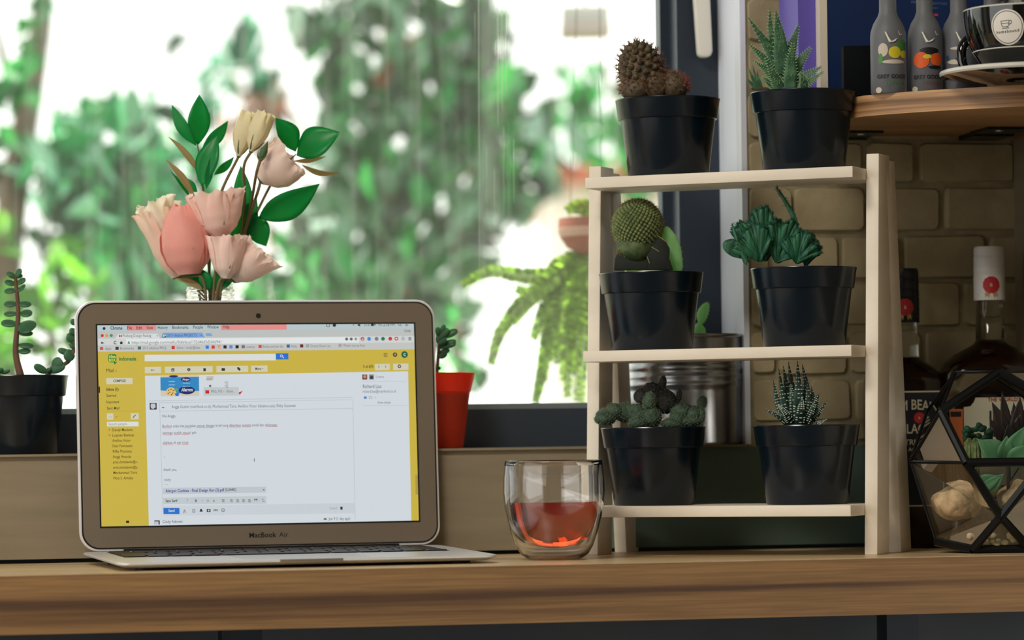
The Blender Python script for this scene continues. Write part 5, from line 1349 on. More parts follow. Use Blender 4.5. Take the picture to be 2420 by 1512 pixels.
stk = disc(41 * k, 0.0004).build('sticker', mat('sticker_paper', (222, 216, 206), 0.5), cup, recalc=False)
disc(37.5 * k, 0.0006, rin=36.2 * k).build('ring_print', M_blackprint, stk, recalc=False)
pr = MB()
vs, fs = text_mesh('homebound', 1.0, bold=0.01, space=1.25); kk = 58 * k / max(v[0] for v in vs)
pr.add([cupwrap(sx_ - 29 * k + v[0] * kk, sz_ - 13 * k + v[1] * kk + 1.2 * k * (v[0] * kk / (29 * k) - 1), 0.0006) for v in vs], fs)
def line(pts, wd=1.3):
    for a, b in zip(pts, pts[1:]):
        A_ = Vector((a[0], a[1], 0)); B_ = Vector((b[0], b[1], 0)); d = (B_ - A_).normalized(); nn = Vector((-d.y, d.x, 0)) * wd / 2
        pr.add([cupwrap(sx_ + q.x * k, sz_ + q.y * k, 0.0006) for q in (A_ - d * .5 - nn, B_ + d * .5 - nn, B_ + d * .5 + nn, A_ - d * .5 + nn)], [(0, 1, 2, 3)])
line([(-14, 14), (6, 15), (5, 4), (2, 1), (-10, 0.5), (-13, 4), (-14, 14)]); line([(-13.4, 8), (5.4, 9)]); line([(6, 14), (11, 14.5), (12, 10), (9, 6.5), (5.5, 6)]); line([(-12, -3), (5, -2.2)])
pr.build('print', M_blackprint, stk, recalc=False, smooth=False)

# ------------------------------------------------------------------ whiskey bottles on the counter
def onw(px_, b): return W(wab(px_, 1200, b)[0], b, 0.0)
M_glassb = mat('bottle_glass', (230, 232, 224), 0.03, trans=1.0, ior=1.35)
M_amber = bpy.data.materials.new('amber_spirit'); M_amber.use_nodes = True
am = M_amber.node_tree.nodes['Principled BSDF']; am.inputs['Base Color'].default_value = lin((62, 30, 13)); am.inputs['Roughness'].default_value = 0.05; am.inputs['Transmission Weight'].default_value = 0.75; am.inputs['IOR'].default_value = 1.36
M_capb = mat('black_cap', (12, 16, 22), 0.35); M_capw = mat('white_cap', (214, 212, 208), 0.35)
M_seal = mat('red_seal', (186, 40, 48), 0.5); M_gold = mat('gold_print', (176, 150, 92), 0.45)
M_labk = mat('black_label', (16, 20, 28), 0.55); M_labw = mat('cream_label', (206, 196, 172), 0.6); M_cream2 = mat('cream_print', (206, 196, 164), 0.5); M_redp = mat('red_lettering', (170, 50, 48), 0.5); M_orl = mat('orange_side_label', (206, 108, 56), 0.55)
def whiskey(px_, b, label, ytop, ycap, yneck, yliq, yshould, half, cap_m, capw, body_half):
    c = onw(px_, b); Y = c.y; k = px2m(Y)
    zt = lambda y: P(px_, y, Y).z
    t = thing('whiskey_bottle', c, label, 'bottle', 'whiskey bottles in the corner')
    def sq(u, r):   # rounded-square section
        return r
    def lath(prof, name, m, sqr=0.0):
        mb = MB(); seg = 64; v = []; f = []
        for r, z, q in prof:
            for i in range(seg):
                a = 6.2832 * i / seg + PHI * 0; ca, sa_ = math.cos(a), math.sin(a)
                p = 2.0 + q; rr = r / (abs(ca) ** p + abs(sa_) ** p) ** (1 / p)
                v.append(c + Vector((rr * ca, rr * sa_ * (1 - 0.12 * min(q, 2) / 2), z)))
        n_ = len(prof)
        for j in range(n_ - 1): f += [(j * seg + i, j * seg + (i + 1) % seg, (j + 1) * seg + (i + 1) % seg, (j + 1) * seg + i) for i in range(seg)]
        f.append(tuple(range(seg - 1, -1, -1))); f.append(tuple(range((n_ - 1) * seg, n_ * seg)))
        return mb.add(v, f).build(name, m, t, angle=50)
    R = body_half * k; rn = capw * 0.42 * k
    zs = zt(yshould); zl = zt(yliq); zn = zt(ycap)
    lath([(R * .94, 0.0, 3), (R, 0.002, 3), (R, zs, 3), (R * .93, zs + (zl - zs) * .3, 1.5), (R * .72, zs + (zl - zs) * .6, .6), (rn * 1.35, zs + (zl - zs) * .9, 0), (rn * 1.1, zl, 0), (rn, zn, 0)], 'glass', M_glassb)
    w_ = 0.0016
    lath([(R * .94 - w_, 0.004, 3), (R - w_, 0.006, 3), (R - w_, zs, 3), (R * .93 - w_, zs + (zl - zs) * .3, 1.5), (R * .72 - w_, zs + (zl - zs) * .6, .6), (rn * 1.35 - w_, zs + (zl - zs) * .9, 0), (rn * 1.1 - w_, zl, 0)], 'spirit', M_amber)
    rc_ = capw / 2 * k; z0, z1 = zn - 0.001, zt(ytop); h = z1 - z0
    prof = [(0, 0), (rc_, 0), (rc_, h * .45), (rc_ * .97, h * .47), (rc_ * .99, h * .5), (rc_ * .99, h * .6), (rc_ * .96, h * .62), (rc_ * .98, h * .65), (rc_ * .98, h * .8), (rc_ * .95, h * .82), (rc_ * .97, h * .85), (rc_ * .96, h * .96), (rc_ * .9, h), (0, h)]
    cp = MB().lathe(c + Vector((0, 0, z0)), prof, 48).build('cap', cap_m, t, angle=30)
    wr = wrapc(c, rc_)
    zc_ = z0 + h * .28
    wdisc(wr, 0, zc_, 20 * k, 20 * k, 0.0004, 24, .06).build('wax_seal', M_seal, cp, recalc=False, smooth=False)
    rb = MB()
    for sx in (-1, 1): rb.add([wr(sx * x * k, zc_ + y * k) for x, y in ((3, -18), (13, -16), (15, -30), (10, -25), (6, -31))], [(0, 1, 2, 3, 4)])
    rb.add([wr(x * k, zc_ + y * k) for x, y in ((-36, -21), (-14, -21), (-14, -22.2), (-36, -22.2))], [(0, 1, 2, 3)]).add([wr(x * k, zc_ + y * k) for x, y in ((14, -21), (36, -21), (36, -22.2), (14, -22.2))], [(0, 1, 2, 3)])
    rb.build('ribbon_print', M_gold, cp, recalc=False, smooth=False)
    vs, fs = text_mesh('B', 11 * k, bold=0.02)
    MB().add([wr(v[0] - 3.5 * k, zc_ - 4 * k + v[1], .0007) for v in vs], fs).build('seal_letter', M_cream2, cp, recalc=False, smooth=False)
    return t, c, k, zt, R
t, c, k, zt, R = whiskey(2142, -0.040, 'whiskey bottle with a black cap and black label behind the plant stand', 635, 760, 760, 845, 905, 95, M_capb, 74, 96)
def flat(px0):  # front of the bottle, facing the room
    return lambda x, z, d=0.0006: c + Vector((x, -(R * 0.88 + d) + 0.0, 0)) + Vector((0, 0, z))
fl_ = flat(0)
MB().add([fl_(x * k, zt(y), 0.0004) for x, y in ((-50, 925), (80, 925), (80, 1195), (-50, 1195))], [(3, 2, 1, 0)]).build('label_border', M_cream2, t, recalc=False, smooth=False)
lb = MB().add([fl_(x * k, zt(y), 0.0007) for x, y in ((-47, 928.5), (77, 928.5), (77, 1192), (-47, 1192))], [(3, 2, 1, 0)]).build('label', M_labk, t, recalc=False, smooth=False)
pr = MB()
for s, x, y, wd, arch in (('JIM BEAM', -34, 968, 99, 12), ('BLACK', -20, 1024, 72, 0), ('TRIPLE', -12, 1051, 54, 0), ('AGED', -3, 1066, 34, 0)):
    vs, fs = text_mesh(s, 1.0, bold=0.015); kk = wd * k / max(v[0] for v in vs)
    pr.add([fl_(x * k + v[0] * kk, zt(y) + v[1] * kk * (1.35 if s in ('JIM BEAM', 'BLACK') else 1.0) - arch * k * ((x * k + v[0] * kk - 15 * k) / (50 * k)) ** 2, 0.001) for v in vs], fs)
pr.build('lettering', M_cream2, lb, recalc=False, smooth=False)
MB().add([fl_(13 * k * math.cos(6.283 * i / 22) + 24 * k, zt(988) + 13 * k * math.sin(6.283 * i / 22), .001) for i in range(22)], [tuple(range(22))]).build('wax_seal_print', M_seal, lb, recalc=False, smooth=False)
vs, fs = text_mesh('B', 8 * k, bold=0.02)
MB().add([fl_(v[0] + 21.5 * k, zt(991) + v[1], .0013) for v in vs], fs).build('seal_letter', M_cream2, lb, recalc=False, smooth=False)
t, c, k, zt, R = whiskey(2345, -0.052, 'tall whiskey bottle with a white cap and cream label in the corner', 583, 707, 707, 806, 885, 130, M_capw, 74, 122)
fl_ = flat(0)
lab = [(-78, 1145), (-78, 962), (-62, 960), (-54, 950), (-50, 940), (90, 940), (100, 950), (105, 960), (112, 962), (112, 1145)]
lb = MB().add([fl_(x * k, zt(y), 0.0006) for x, y in lab], [tuple(range(len(lab)))]).build('label', M_labw, t, recalc=False, smooth=False)
for s, x, y, wd, mm, hk in (("THE WORLD'S FINEST", -22, 949, 118, M_redp, 1.0), ('JIM BEAM', -20, 1030, 130, M_blackprint, 2.6)):
    vs, fs = text_mesh(s, 1.0, bold=0.02); kk = wd * k / max(v[0] for v in vs)
    MB().add([fl_(x * k + v[0] * kk, zt(y) + v[1] * kk * hk, 0.001) for v in vs], fs).build('lettering', mm, lb, recalc=False, smooth=False)
ob = MB()
for i in range(6):
    x0, x1 = -118 + 6 * i, -118 + 6 * (i + 1)
MB().add([fl_(x * k, zt(y), 0.0008) for x, y in ((-112, 966), (-80, 966), (-80, 1085), (-104, 1085))], [(0, 1, 2, 3)]).build('side_label', M_orl, t, recalc=False, smooth=False)
MB().add([fl_(x * k, zt(y), 0.0010) for x, y in ((-110, 972), (-84, 972), (-84, 984), (-109, 984))], [(0, 1, 2, 3)]).build('side_print', M_blackprint, t, recalc=False, smooth=False)

# ------------------------------------------------------------------ geometric glass terrarium
YT = 3.035
k = px2m(YT)
tc_ = P(2350, 1088, YT)
zb_ = tc_.z
TE = thing('glass_terrarium', Vector((tc_.x, tc_.y, 0)), 'faceted glass terrarium with a black metal frame at the end of the counter', 'terrarium')
def TV(x, z, y): return Vector((tc_.x + x * k, tc_.y + y, zb_ + z * k))
fy = -0.050
V_ = {'f1': TV(-142, 118, fy), 'f2': TV(0, 208, fy * .8), 'f3': TV(142, 118, fy), 'f4': TV(90, -3, fy * 1.35), 'f5': TV(-90, -3, fy * 1.35), 'l': TV(-198, 0, 0.0), 'r': TV(198, 0, 0.0),
      'tl': TV(-85, 210, 0.012), 'tr': TV(85, 210, 0.012), 'b1': TV(-142, 118, -fy), 'b2': TV(0, 208, -fy * .8), 'b3': TV(142, 118, -fy), 'b4': TV(90, -3, -fy * 1.2), 'b5': TV(-90, -3, -fy * 1.2),
      'd': TV(-8, -130, fy * 1.1), 'db': TV(0, -130, -fy), 'gl': TV(-140, -190, 0), 'gr': TV(140, -190, 0), 'gfl': TV(-66, -212, fy * .7), 'gfr': TV(66, -212, fy * .7), 'gbl': TV(-66, -212, -fy * .7), 'gbr': TV(66, -212, -fy * .7)}
for q in V_: V_[q].z = max(V_[q].z, 0.0035)
edges = ['f1 f2', 'f2 f3', 'f3 f4', 'f4 f5', 'f5 f1', 'f1 l', 'l f5', 'f1 tl', 'tl f2', 'f3 tr', 'tr f2', 'f3 r', 'r f4', 'b1 b2', 'b2 b3', 'b3 b4', 'b4 b5', 'b5 b1', 'b1 l', 'l b5', 'b1 tl', 'b3 tr', 'b3 r', 'r b4', 'f5 d', 'f4 d', 'd gfl', 'd gfr', 'l gl', 'r gr', 'gl gfl', 'gr gfr', 'gfl gfr', 'gl gbl', 'gr gbr', 'gbl gbr', 'b5 db', 'b4 db', 'db gbl', 'db gbr', 'tl b2', 'tr b2']
M_lead = mat('black_came', (14, 17, 19), 0.35, metal=0.5)
M_pane = thin_glass('terrarium_glass', (238, 244, 240), dust=0.01, refl=1.5)
for e in edges:
    a, b = e.split()
    thick = 10.5 * k if ('f' in a + b and 't' not in a + b) or 'd' in (a, b) else 4 * k
    if e in ('f1 l', 'l f5', 'b1 l', 'l b5'): thick = 4.5 * k
    MB().tube([V_[a], V_[b]], thick, 8).build('frame_bar', M_lead, TE)
for fc in ('f1 tl f2', 'f3 f2 tr', 'f1 f5 l', 'f3 r f4', 'f5 f4 d', 'b1 b2 tl', 'b3 tr b2', 'b1 l b5', 'b3 b4 r', 'b1 b5 b4 b3 b2', 'b5 db b4', 'f5 d gfl gl l', 'f4 r gr gfr d', 'b5 l gl gbl db', 'b4 db gbr gr r', 'f1 l tl', 'b1 tl l', 'f3 tr r', 'b3 r tr', 'd gfr gfl', 'db gbl gbr'):
    pts = [V_[q] for q in fc.split()]
    MB().add(pts, [tuple(range(len(pts)))]).build('pane', M_pane, TE, smooth=False, recalc=False)
bt = [V_[q] for q in ('gl', 'gfl', 'gfr', 'gr', 'gbr', 'gbl')]
MB().add(bt + [p - Vector((0, 0, 0.003)) for p in bt], [(0, 1, 2, 3, 4, 5), (11, 10, 9, 8, 7, 6)] + [(i, (i + 1) % 6, 6 + (i + 1) % 6, 6 + i) for i in range(6)]).build('base_plate', M_lead, TE, smooth=False)
# dark earth, sandstones and succulents inside
M_stone = mat('sandstone', (196, 168, 126), 0.85, col2=(120, 100, 74), scale=70, bump=0.8, bscale=150, bdist=0.003)
M_pebble = mat('pale_pebble', (206, 186, 150), 0.8, col2=(170, 150, 116), scale=100)
earth = MB().ball(TV(0, -205, 0), 118 * k, 0.036, 70 * k, 24, 12, fn=lambda p: 1 + .05 * math.sin(7 * p.x) * math.cos(6 * p.y))
for i, v in enumerate(earth.v): earth.v[i] = (v[0], v[1], max(v[2], V_['gfl'].z + 0.0005))
tag(earth.build('earth', M_soil), 'dark earth on the floor of the terrarium', 'soil', kind='stuff')
for x, z, rx, rz, y, lab in ((-92, -98, 60, 40, -0.012, 'smooth tan sandstone at the side of the terrarium'), (-40, -70, 58, 28, 0.006, 'low tan sandstone behind the crossed black bars'), (62, -92, 58, 46, -0.010, 'tan sandstone under the broad leaves in the terrarium')):
    tag(MB().ball(TV(x, z, y), rx * k, 0.022, rz * k, 22, 14, fn=lambda p: 1 + .06 * math.sin(6 * p.x + 3 * p.z) + .04 * math.cos(9 * p.y)).build('sandstone', M_stone), lab, 'stone', 'sandstones in the terrarium')
for i in range(16):
    x = random.uniform(-80, 70); tag(MB().ball(TV(x, -170 - random.random() * 26, -0.036 + random.random() * .006), random.uniform(6, 12) * k, None, random.uniform(5, 9) * k, 10, 7).build('pebble', M_pebble), 'small pale pebble on the terrarium floor', 'pebble', 'pebbles in the terrarium')
M_sleaf = mat('broad_succulent_leaf', (84, 140, 98), 0.4, col2=(104, 156, 112), scale=60, transl=0.2)
M_dleaf = mat('dark_purple_leaf', (44, 52, 44), 0.4, col2=(60, 44, 46), scale=40, transl=0.2)
M_curly = mat('curly_green', (20, 66, 44), 0.6)
su = thing('broad_leaf_succulent', TV(30, -50, -0.018), 'broad-leaved pale green succulent inside the terrarium', 'succulent')
for b, t_, wd in (((2372, 1094), (2312, 1040), 62), ((2374, 1088), (2422, 1008), 44), ((2360, 1090), (2316, 1036), 20), ((2320, 1165), (2372, 1120), 34), ((2300, 1150), (2366, 1126), 40), ((2380, 1100), (2440, 1050), 50), ((2370, 1090), (2380, 1030), 40)):
    v, f = flat_leaf(P(*b, YT - .02), P(*t_, YT - .03), wd * k, fold=0.2, bend=0.08, roll=0.2)
    MB().add(v, f).build('leaf', M_sleaf, su, recalc=False, angle=0, solid=0.0012)
MB().tube([TV(25, -110, -0.016), TV(25, 0, -0.02)], 4 * k, 8).build('stem', M_dleaf, su)
du = thing('dark_leaf_succulent', TV(50, -50, 0.012), 'dark upright succulent at the back of the terrarium', 'succulent')
for b, t_, wd in (((2385, 1060), (2368, 925), 26), ((2390, 1060), (2345, 950), 34), ((2395, 1060), (2412, 938), 34), ((2390, 1050), (2436, 960), 40), ((2380, 1070), (2338, 985), 18), ((2380, 1070), (2360, 990), 26), ((2400, 1060), (2396, 950), 24), ((2390, 1080), (2384, 1000), 40)):
    v, f = flat_leaf(P(*b, YT + .012), P(*t_, YT + .006), wd * k, fold=0.2, bend=0.05)
    MB().add(v, f).build('leaf', M_dleaf, du, recalc=False, angle=0, solid=0.001)
MB().tube([TV(38, -120, 0.012), TV(38, 10, 0.012)], 5 * k, 8).build('stem', M_dleaf, du)
cu = thing('curly_succulent', TV(-45, -50, -0.005), 'curly dark green succulent inside the terrarium', 'succulent')
for i in range(26):
    a = random.uniform(-0.9, 0.9); l_ = random.uniform(20, 36)
    b = (2310, 1062); t_ = (2310 + 30 * math.sin(a * 1.6), 1050 - 46 * math.cos(a) * random.uniform(.3, 1))
    MB().ball(P(*t_, YT - .008 + random.uniform(-.01, .01)), 9 * k, 4 * k, 7 * k, 8, 6, rot=rotz('Y', random.uniform(-50, 50))).build('leaf', M_curly, cu)
MB().tube([TV(-42, -115, -0.006), TV(-42, 40, -0.006)], 4 * k, 8).build('stem', M_curly, cu)
cc_ = thing('ribbed_cactus', TV(-62, -60, -0.022), 'tiny ribbed green cactus inside the terrarium', 'cactus')
for x0 in (-68, -54):
    MB().ball(TV(x0, 10, -0.024), 13 * k, None, 40 * k, 20, 12, fn=lambda p: 1 + .12 * math.cos(8 * math.atan2(p.y, p.x))).build('column', M_tub, cc_)
s = MB()
for x0 in (-68, -54):
    for i in range(60):
        z = random.uniform(-20, 46); a = random.uniform(-1.5, 1.5); s.spike(TV(x0 + 13 * math.sin(a), z, -0.024 - 13 * k * math.cos(a)), (math.sin(a), -math.cos(a), .3), 4 * k, .6 * k)
s.build('spines', M_hair, cc_, recalc=False, smooth=False)['kind'] = 'stuff'
MB().tube([TV(-61, -115, -0.022), TV(-61, -20, -0.022)], 8 * k, 8).build('root_stem', M_curly, cc_)
# ------------------------------------------------------------------ garden beyond the window
def leaf_cloud(blobs, Y, dY, length, ratio, dens, droop, seed, clip=None):
    """drooping leaves scattered through blobs (px, py, radius px); returns vertex and face arrays"""
    r = np.random.default_rng(seed); V = []; Fc = []; n0 = 0
    for bx_, by_, br_ in blobs:
        n = max(3, int(dens * br_ * br_ / 1000.0))
        a = r.uniform(0, 2 * np.pi, n); q = np.sqrt(r.uniform(0, 1, n)) * br_
        px_ = bx_ + q * np.cos(a); py_ = by_ + q * np.sin(a)
        Ys = Y + r.uniform(-dY, dY, n)
        u = px_ - 1210; v = HY - py_
        base = np.stack([(u * CR + v * SR) / F * Ys, Ys, ZC + (-u * SR + v * CR) / F * Ys], 1)
        d = r.normal(0, 1, (n, 3)); d[:, 2] -= droop; d /= np.linalg.norm(d, axis=1)[:, None]
        nn = r.normal(0, 1, (n, 3)); nn -= (nn * d).sum(1)[:, None] * d; nn /= np.linalg.norm(nn, axis=1)[:, None]
        s = np.cross(d, nn); L_ = length * r.uniform(0.6, 1.25, n)[:, None]; Wd = L_ * ratio
        base = base - d * L_ * 0.5
        ps = [base, base + d * L_ * 0.3 + s * Wd * 0.5 + nn * Wd * .18, base + d * L_ * 0.65 + s * Wd * 0.42 + nn * Wd * .15, base + d * L_ - nn * L_ * .06, base + d * L_ * 0.65 - s * Wd * 0.42 + nn * Wd * .15, base + d * L_ * 0.3 - s * Wd * 0.5 + nn * Wd * .18]
        P6 = np.stack(ps, 1).reshape(-1, 3); V.append(P6)
        idx = np.arange(n)[:, None] * 6 + n0
        Fc.append(np.concatenate([idx + np.array([0, 1, 2, 3]), idx + np.array([0, 3, 4, 5])])); n0 += 6 * n
    return np.concatenate(V), np.concatenate(Fc)
def cloud_obj(name, arr, m, parent):
    v, f = arr; b = parent.location
    me = bpy.data.meshes.new(name); me.from_pydata((v - np.array([b.x, b.y, b.z])).tolist(), [], f.tolist())
    me.materials.append(m); o = bpy.data.objects.new(name, me); C.objects.link(o); o.parent = parent
    me.polygons.foreach_set('use_smooth', [True] * len(me.polygons))
    o['kind'] = 'stuff'
    return o
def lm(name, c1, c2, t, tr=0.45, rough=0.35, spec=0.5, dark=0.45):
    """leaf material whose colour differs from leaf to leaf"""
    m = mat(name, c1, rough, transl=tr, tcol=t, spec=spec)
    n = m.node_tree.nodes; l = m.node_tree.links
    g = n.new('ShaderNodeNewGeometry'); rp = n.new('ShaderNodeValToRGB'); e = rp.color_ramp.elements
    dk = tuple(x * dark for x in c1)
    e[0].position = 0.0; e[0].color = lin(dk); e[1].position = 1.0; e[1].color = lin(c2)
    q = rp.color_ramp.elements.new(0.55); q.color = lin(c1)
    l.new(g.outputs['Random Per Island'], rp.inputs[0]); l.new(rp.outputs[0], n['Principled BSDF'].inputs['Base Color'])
    tn_ = [x for x in n if x.bl_idname == 'ShaderNodeBsdfTranslucent'][0]
    r2 = n.new('ShaderNodeValToRGB'); e = r2.color_ramp.elements
    e[0].position = 0.35; e[0].color = lin(tuple(x * 0.3 for x in t)); e[1].position = 1.0; e[1].color = lin(t)
    l.new(g.outputs['Random Per Island'], r2.inputs[0]); l.new(r2.outputs[0], tn_.inputs[0])
    return m
M_bark = mat('garden_bark', (120, 100, 84), 0.9, col2=(84, 70, 58), scale=30, bump=.6, bscale=60)
M_barko = mat('reddish_twig', (170, 96, 60), 0.8, col2=(130, 80, 56), scale=30)
L_grey = lm('grey_green_leaf', (54, 100, 66), (172, 200, 190), (50, 170, 60), 0.35, 0.3, 0.7)
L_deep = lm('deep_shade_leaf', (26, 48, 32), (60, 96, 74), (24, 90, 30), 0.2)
L_blue = lm('blue_green_leaf', (56, 138, 94), (170, 222, 200), (40, 200, 100), 0.4)
L_teal = lm('teal_leaf', (60, 150, 116), (150, 215, 185), (60, 190, 130), 0.45)
L_lime = lm('lime_leaf', (110, 200, 60), (200, 250, 130), (120, 230, 40), 0.5)
L_green = lm('fresh_green_leaf', (24, 150, 70), (120, 230, 130), (30, 190, 70), 0.45)
def tree(name, label, foot, trunk, branches, clouds, bark=M_bark, group='trees in the garden'):
    t = thing(name, foot, label, 'tree', group)
    def path(pp): return [P(x, y, Y) for x, y, Y in pp]
    if trunk:
        pts, rad = trunk; pts = bez(path(pts), 6); n = len(pts)
        pts = [Vector((pts[0].x, pts[0].y, -1.1))] + pts
        k_ = px2m(pts[1].y); MB().tube(pts, [rad[0] * k_] + [(rad[0] + (rad[1] - rad[0]) * i / (n - 1)) * k_ for i in range(n)], 12).build('trunk', bark, t)
    for pp, r0 in branches:
        pts = bez(path(pp), 5); k_ = px2m(pts[0].y); n = len(pts)
        MB().tube(pts, [r0 * k_ * (1 - 0.6 * i / (n - 1)) for i in range(n)], 8).build('branch', bark, t)
    for nm, arr, m in clouds: cloud_obj(nm, arr, m, t)
    return t
def foot(px_, Y): p = P(px_, 900, Y); return Vector((p.x, p.y, -1.1))
# pale leaning trunk with creeper
tree('leaning_tree', 'pale leaning trunk with creeper leaves at the edge of the window', foot(10, 5.4), ([(0, 1000, 5.4), (8, 700, 5.4), (30, 480, 5.4), (62, 280, 5.4), (96, 60, 5.4), (105, -120, 5.4)], (46, 20)), [([(62, 280, 5.4), (20, 180, 5.4), (-10, 60, 5.4)], 16)],
     [('creeper', leaf_cloud([(40, 170, 36), (75, 120, 30), (20, 220, 40), (95, 20, 26), (60, 60, 20), (85, 225, 24), (10, 330, 30)], 5.3, .12, .05, .5, 9, .6, 1), L_green)], group=None)
# drooping shrub on the left
tree('drooping_tree', 'dense drooping blue green tree behind the flowers', foot(260, 5.6), ([(280, 1000, 5.7), (275, 760, 5.7), (285, 560, 5.7), (300, 380, 5.7)], (26, 8)), [([(285, 560, 5.7), (180, 430, 5.6), (110, 350, 5.6)], 8), ([(285, 500, 5.7), (390, 400, 5.6), (440, 330, 5.6)], 8)],
     [('foliage', leaf_cloud([(170, 330, 70), (250, 320, 80), (340, 310, 80), (90, 430, 60), (190, 430, 90), (300, 420, 100), (410, 320, 60), (220, 540, 80), (310, 560, 100), (400, 540, 90), (450, 430, 80), (480, 560, 80), (330, 670, 90), (440, 670, 90), (180, 640, 50), (90, 340, 40)], 5.6, .35, .08, .38, 3.0, 1.5, 2), L_blue),
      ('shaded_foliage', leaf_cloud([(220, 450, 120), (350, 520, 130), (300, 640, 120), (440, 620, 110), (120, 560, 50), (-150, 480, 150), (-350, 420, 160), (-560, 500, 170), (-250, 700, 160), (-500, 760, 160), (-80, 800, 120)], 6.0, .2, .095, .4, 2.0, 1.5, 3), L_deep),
      ('young_foliage', leaf_cloud([(230, 260, 40), (190, 300, 30), (330, 470, 40), (250, 590, 30)], 5.4, .1, .06, .3, 4, 1.2, 33), L_green)])
# big grey green tree in the middle
big = [(760, 60, 60), (870, 50, 100), (1000, 70, 110), (1100, 50, 80), (1170, 100, 50), (800, 190, 60), (900, 200, 110), (1020, 200, 110), (1120, 180, 90), (770, 330, 60), (860, 340, 100), (980, 340, 110), (1100, 330, 110), (1200, 310, 80), (1290, 340, 70), (1230, 220, 40), (800, 460, 90), (920, 470, 110), (1050, 460, 100), (1150, 430, 90), (1230, 460, 50), (1290, 430, 36), (760, 590, 90), (880, 600, 110), (1000, 600, 100), (1080, 560, 60), (1110, 640, 36), (820, 700, 90), (960, 700, 100), (1050, 720, 60), (1110, 520, 50), (820, -120, 110), (980, -120, 120), (1120, -100, 90), (760, -300, 120), (920, -320, 140), (1080, -300, 120), (900, -500, 140), (1040, -480, 110)]
tree('broad_tree', 'broad dark grey green tree in the middle of the window', foot(960, 6.2), ([(950, 1000, 6.4), (940, 760, 6.4), (925, 520, 6.4), (905, 260, 6.4), (930, -60, 6.4)], (34, 14)),
     [([(905, 260, 6.4), (885, 190, 6.2), (960, 105, 6.1), (990, 80, 6.1)], 13), ([(925, 520, 6.4), (800, 420, 6.2), (700, 280, 6.1), (660, 240, 6.1)], 11), ([(925, 520, 6.4), (1060, 430, 6.2), (1200, 360, 6.1)], 9)],
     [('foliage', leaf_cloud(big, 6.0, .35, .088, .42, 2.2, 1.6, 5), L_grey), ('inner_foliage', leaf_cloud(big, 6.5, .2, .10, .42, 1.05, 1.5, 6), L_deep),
      ('fresh_foliage', leaf_cloud([(1180, 220, 60), (1200, 330, 50), (1130, 300, 40), (980, 300, 40), (1250, 390, 40), (1090, 90, 30), (870, 450, 30), (740, 640, 60), (690, 580, 50), (760, 690, 40), (1060, 640, 40), (1200, 470, 40), (1180, 240, 50), (880, 320, 40), (940, 560, 40), (800, 300, 30), (1010, 440, 40), (1090, 210, 40), (860, 650, 50), (690, 640, 60), (920, 380, 30)], 5.7, .1, .065, .34, 3.6, 1.4, 7), L_green)], bark=M_barko)
# open sprays near the top
tree('spray_tree', 'sparse teal spray of leaves against the sky above the flowers', foot(560, 7.0), ([(640, 1000, 7.2), (640, 700, 7.2), (630, 500, 7.2), (600, 330, 7.1), (555, 180, 7.0)], (9, 5)), [([(600, 330, 7.1), (640, 260, 7.0), (660, 190, 7.0)], 5)],
     [('foliage', leaf_cloud([(500, 160, 40), (570, 110, 45), (530, 230, 40), (600, 200, 45), (590, 70, 25), (418, 102, 20), (470, 250, 30)], 7.0, .2, .085, .42, 4.0, 1.2, 8), L_teal), ('browned_foliage', leaf_cloud([(600, 270, 45), (650, 230, 35), (640, 310, 50), (560, 300, 40)], 7.0, .2, .07, .4, 5.0, 1.3, 9), lm('bronze_leaf', (130, 100, 84), (150, 130, 108), (190, 110, 70)))], bark=M_barko)
tree('small_leaf_tree', 'fine-leaved tree behind the spiny cactus at the window edge', foot(1450, 7.4), ([(1500, 1000, 7.5), (1490, 600, 7.5), (1470, 300, 7.5), (1430, 150, 7.5)], (9, 4)), [],
     [('foliage', leaf_cloud([(1390, 190, 40), (1450, 260, 60), (1400, 330, 50), (1480, 350, 60), (1350, 260, 40), (1500, 420, 50), (1330, 170, 26), (1420, 420, 30), (1640, 380, 120), (1800, 300, 130), (1950, 480, 140), (1700, 600, 140), (1850, 750, 140), (2100, 350, 140)], 7.4, .3, .07, .42, 6.5, 1.0, 10), L_green)], bark=M_barko)
# low sunny shrubs
for nm, lab, fx, bl, sd in (('sunny_shrub', 'sunlit lime green shrub low at the edge of the window', 120, [(150, 640, 60), (60, 700, 60), (230, 700, 60), (20, 560, 40), (120, 720, 60), (180, 600, 30), (110, 800, 60), (20, 820, 60)], 21), ('sunny_shrub', 'sunlit green shrub low behind the jar', 640, [(640, 700, 60), (560, 700, 60), (700, 720, 50), (740, 660, 40), (620, 620, 40)], 22), ('sunny_shrub', 'sunlit green shrub low behind the orange pot', 1080, [(1080, 850, 50), (1060, 780, 40), (1110, 900, 40), (1040, 880, 50)], 23)):
    t = thing(nm, foot(fx, 5.2), lab, 'shrub', 'low shrubs in the garden')
    MB().tube([foot(fx, 5.2), P(fx, 760, 5.2)], [.02, .006], 8).build('stem', M_bark, t)
    cloud_obj('foliage', leaf_cloud(bl, 5.2, .2, .05, .45, 4.5, 0.5, sd), L_lime if sd == 21 else L_green, t)

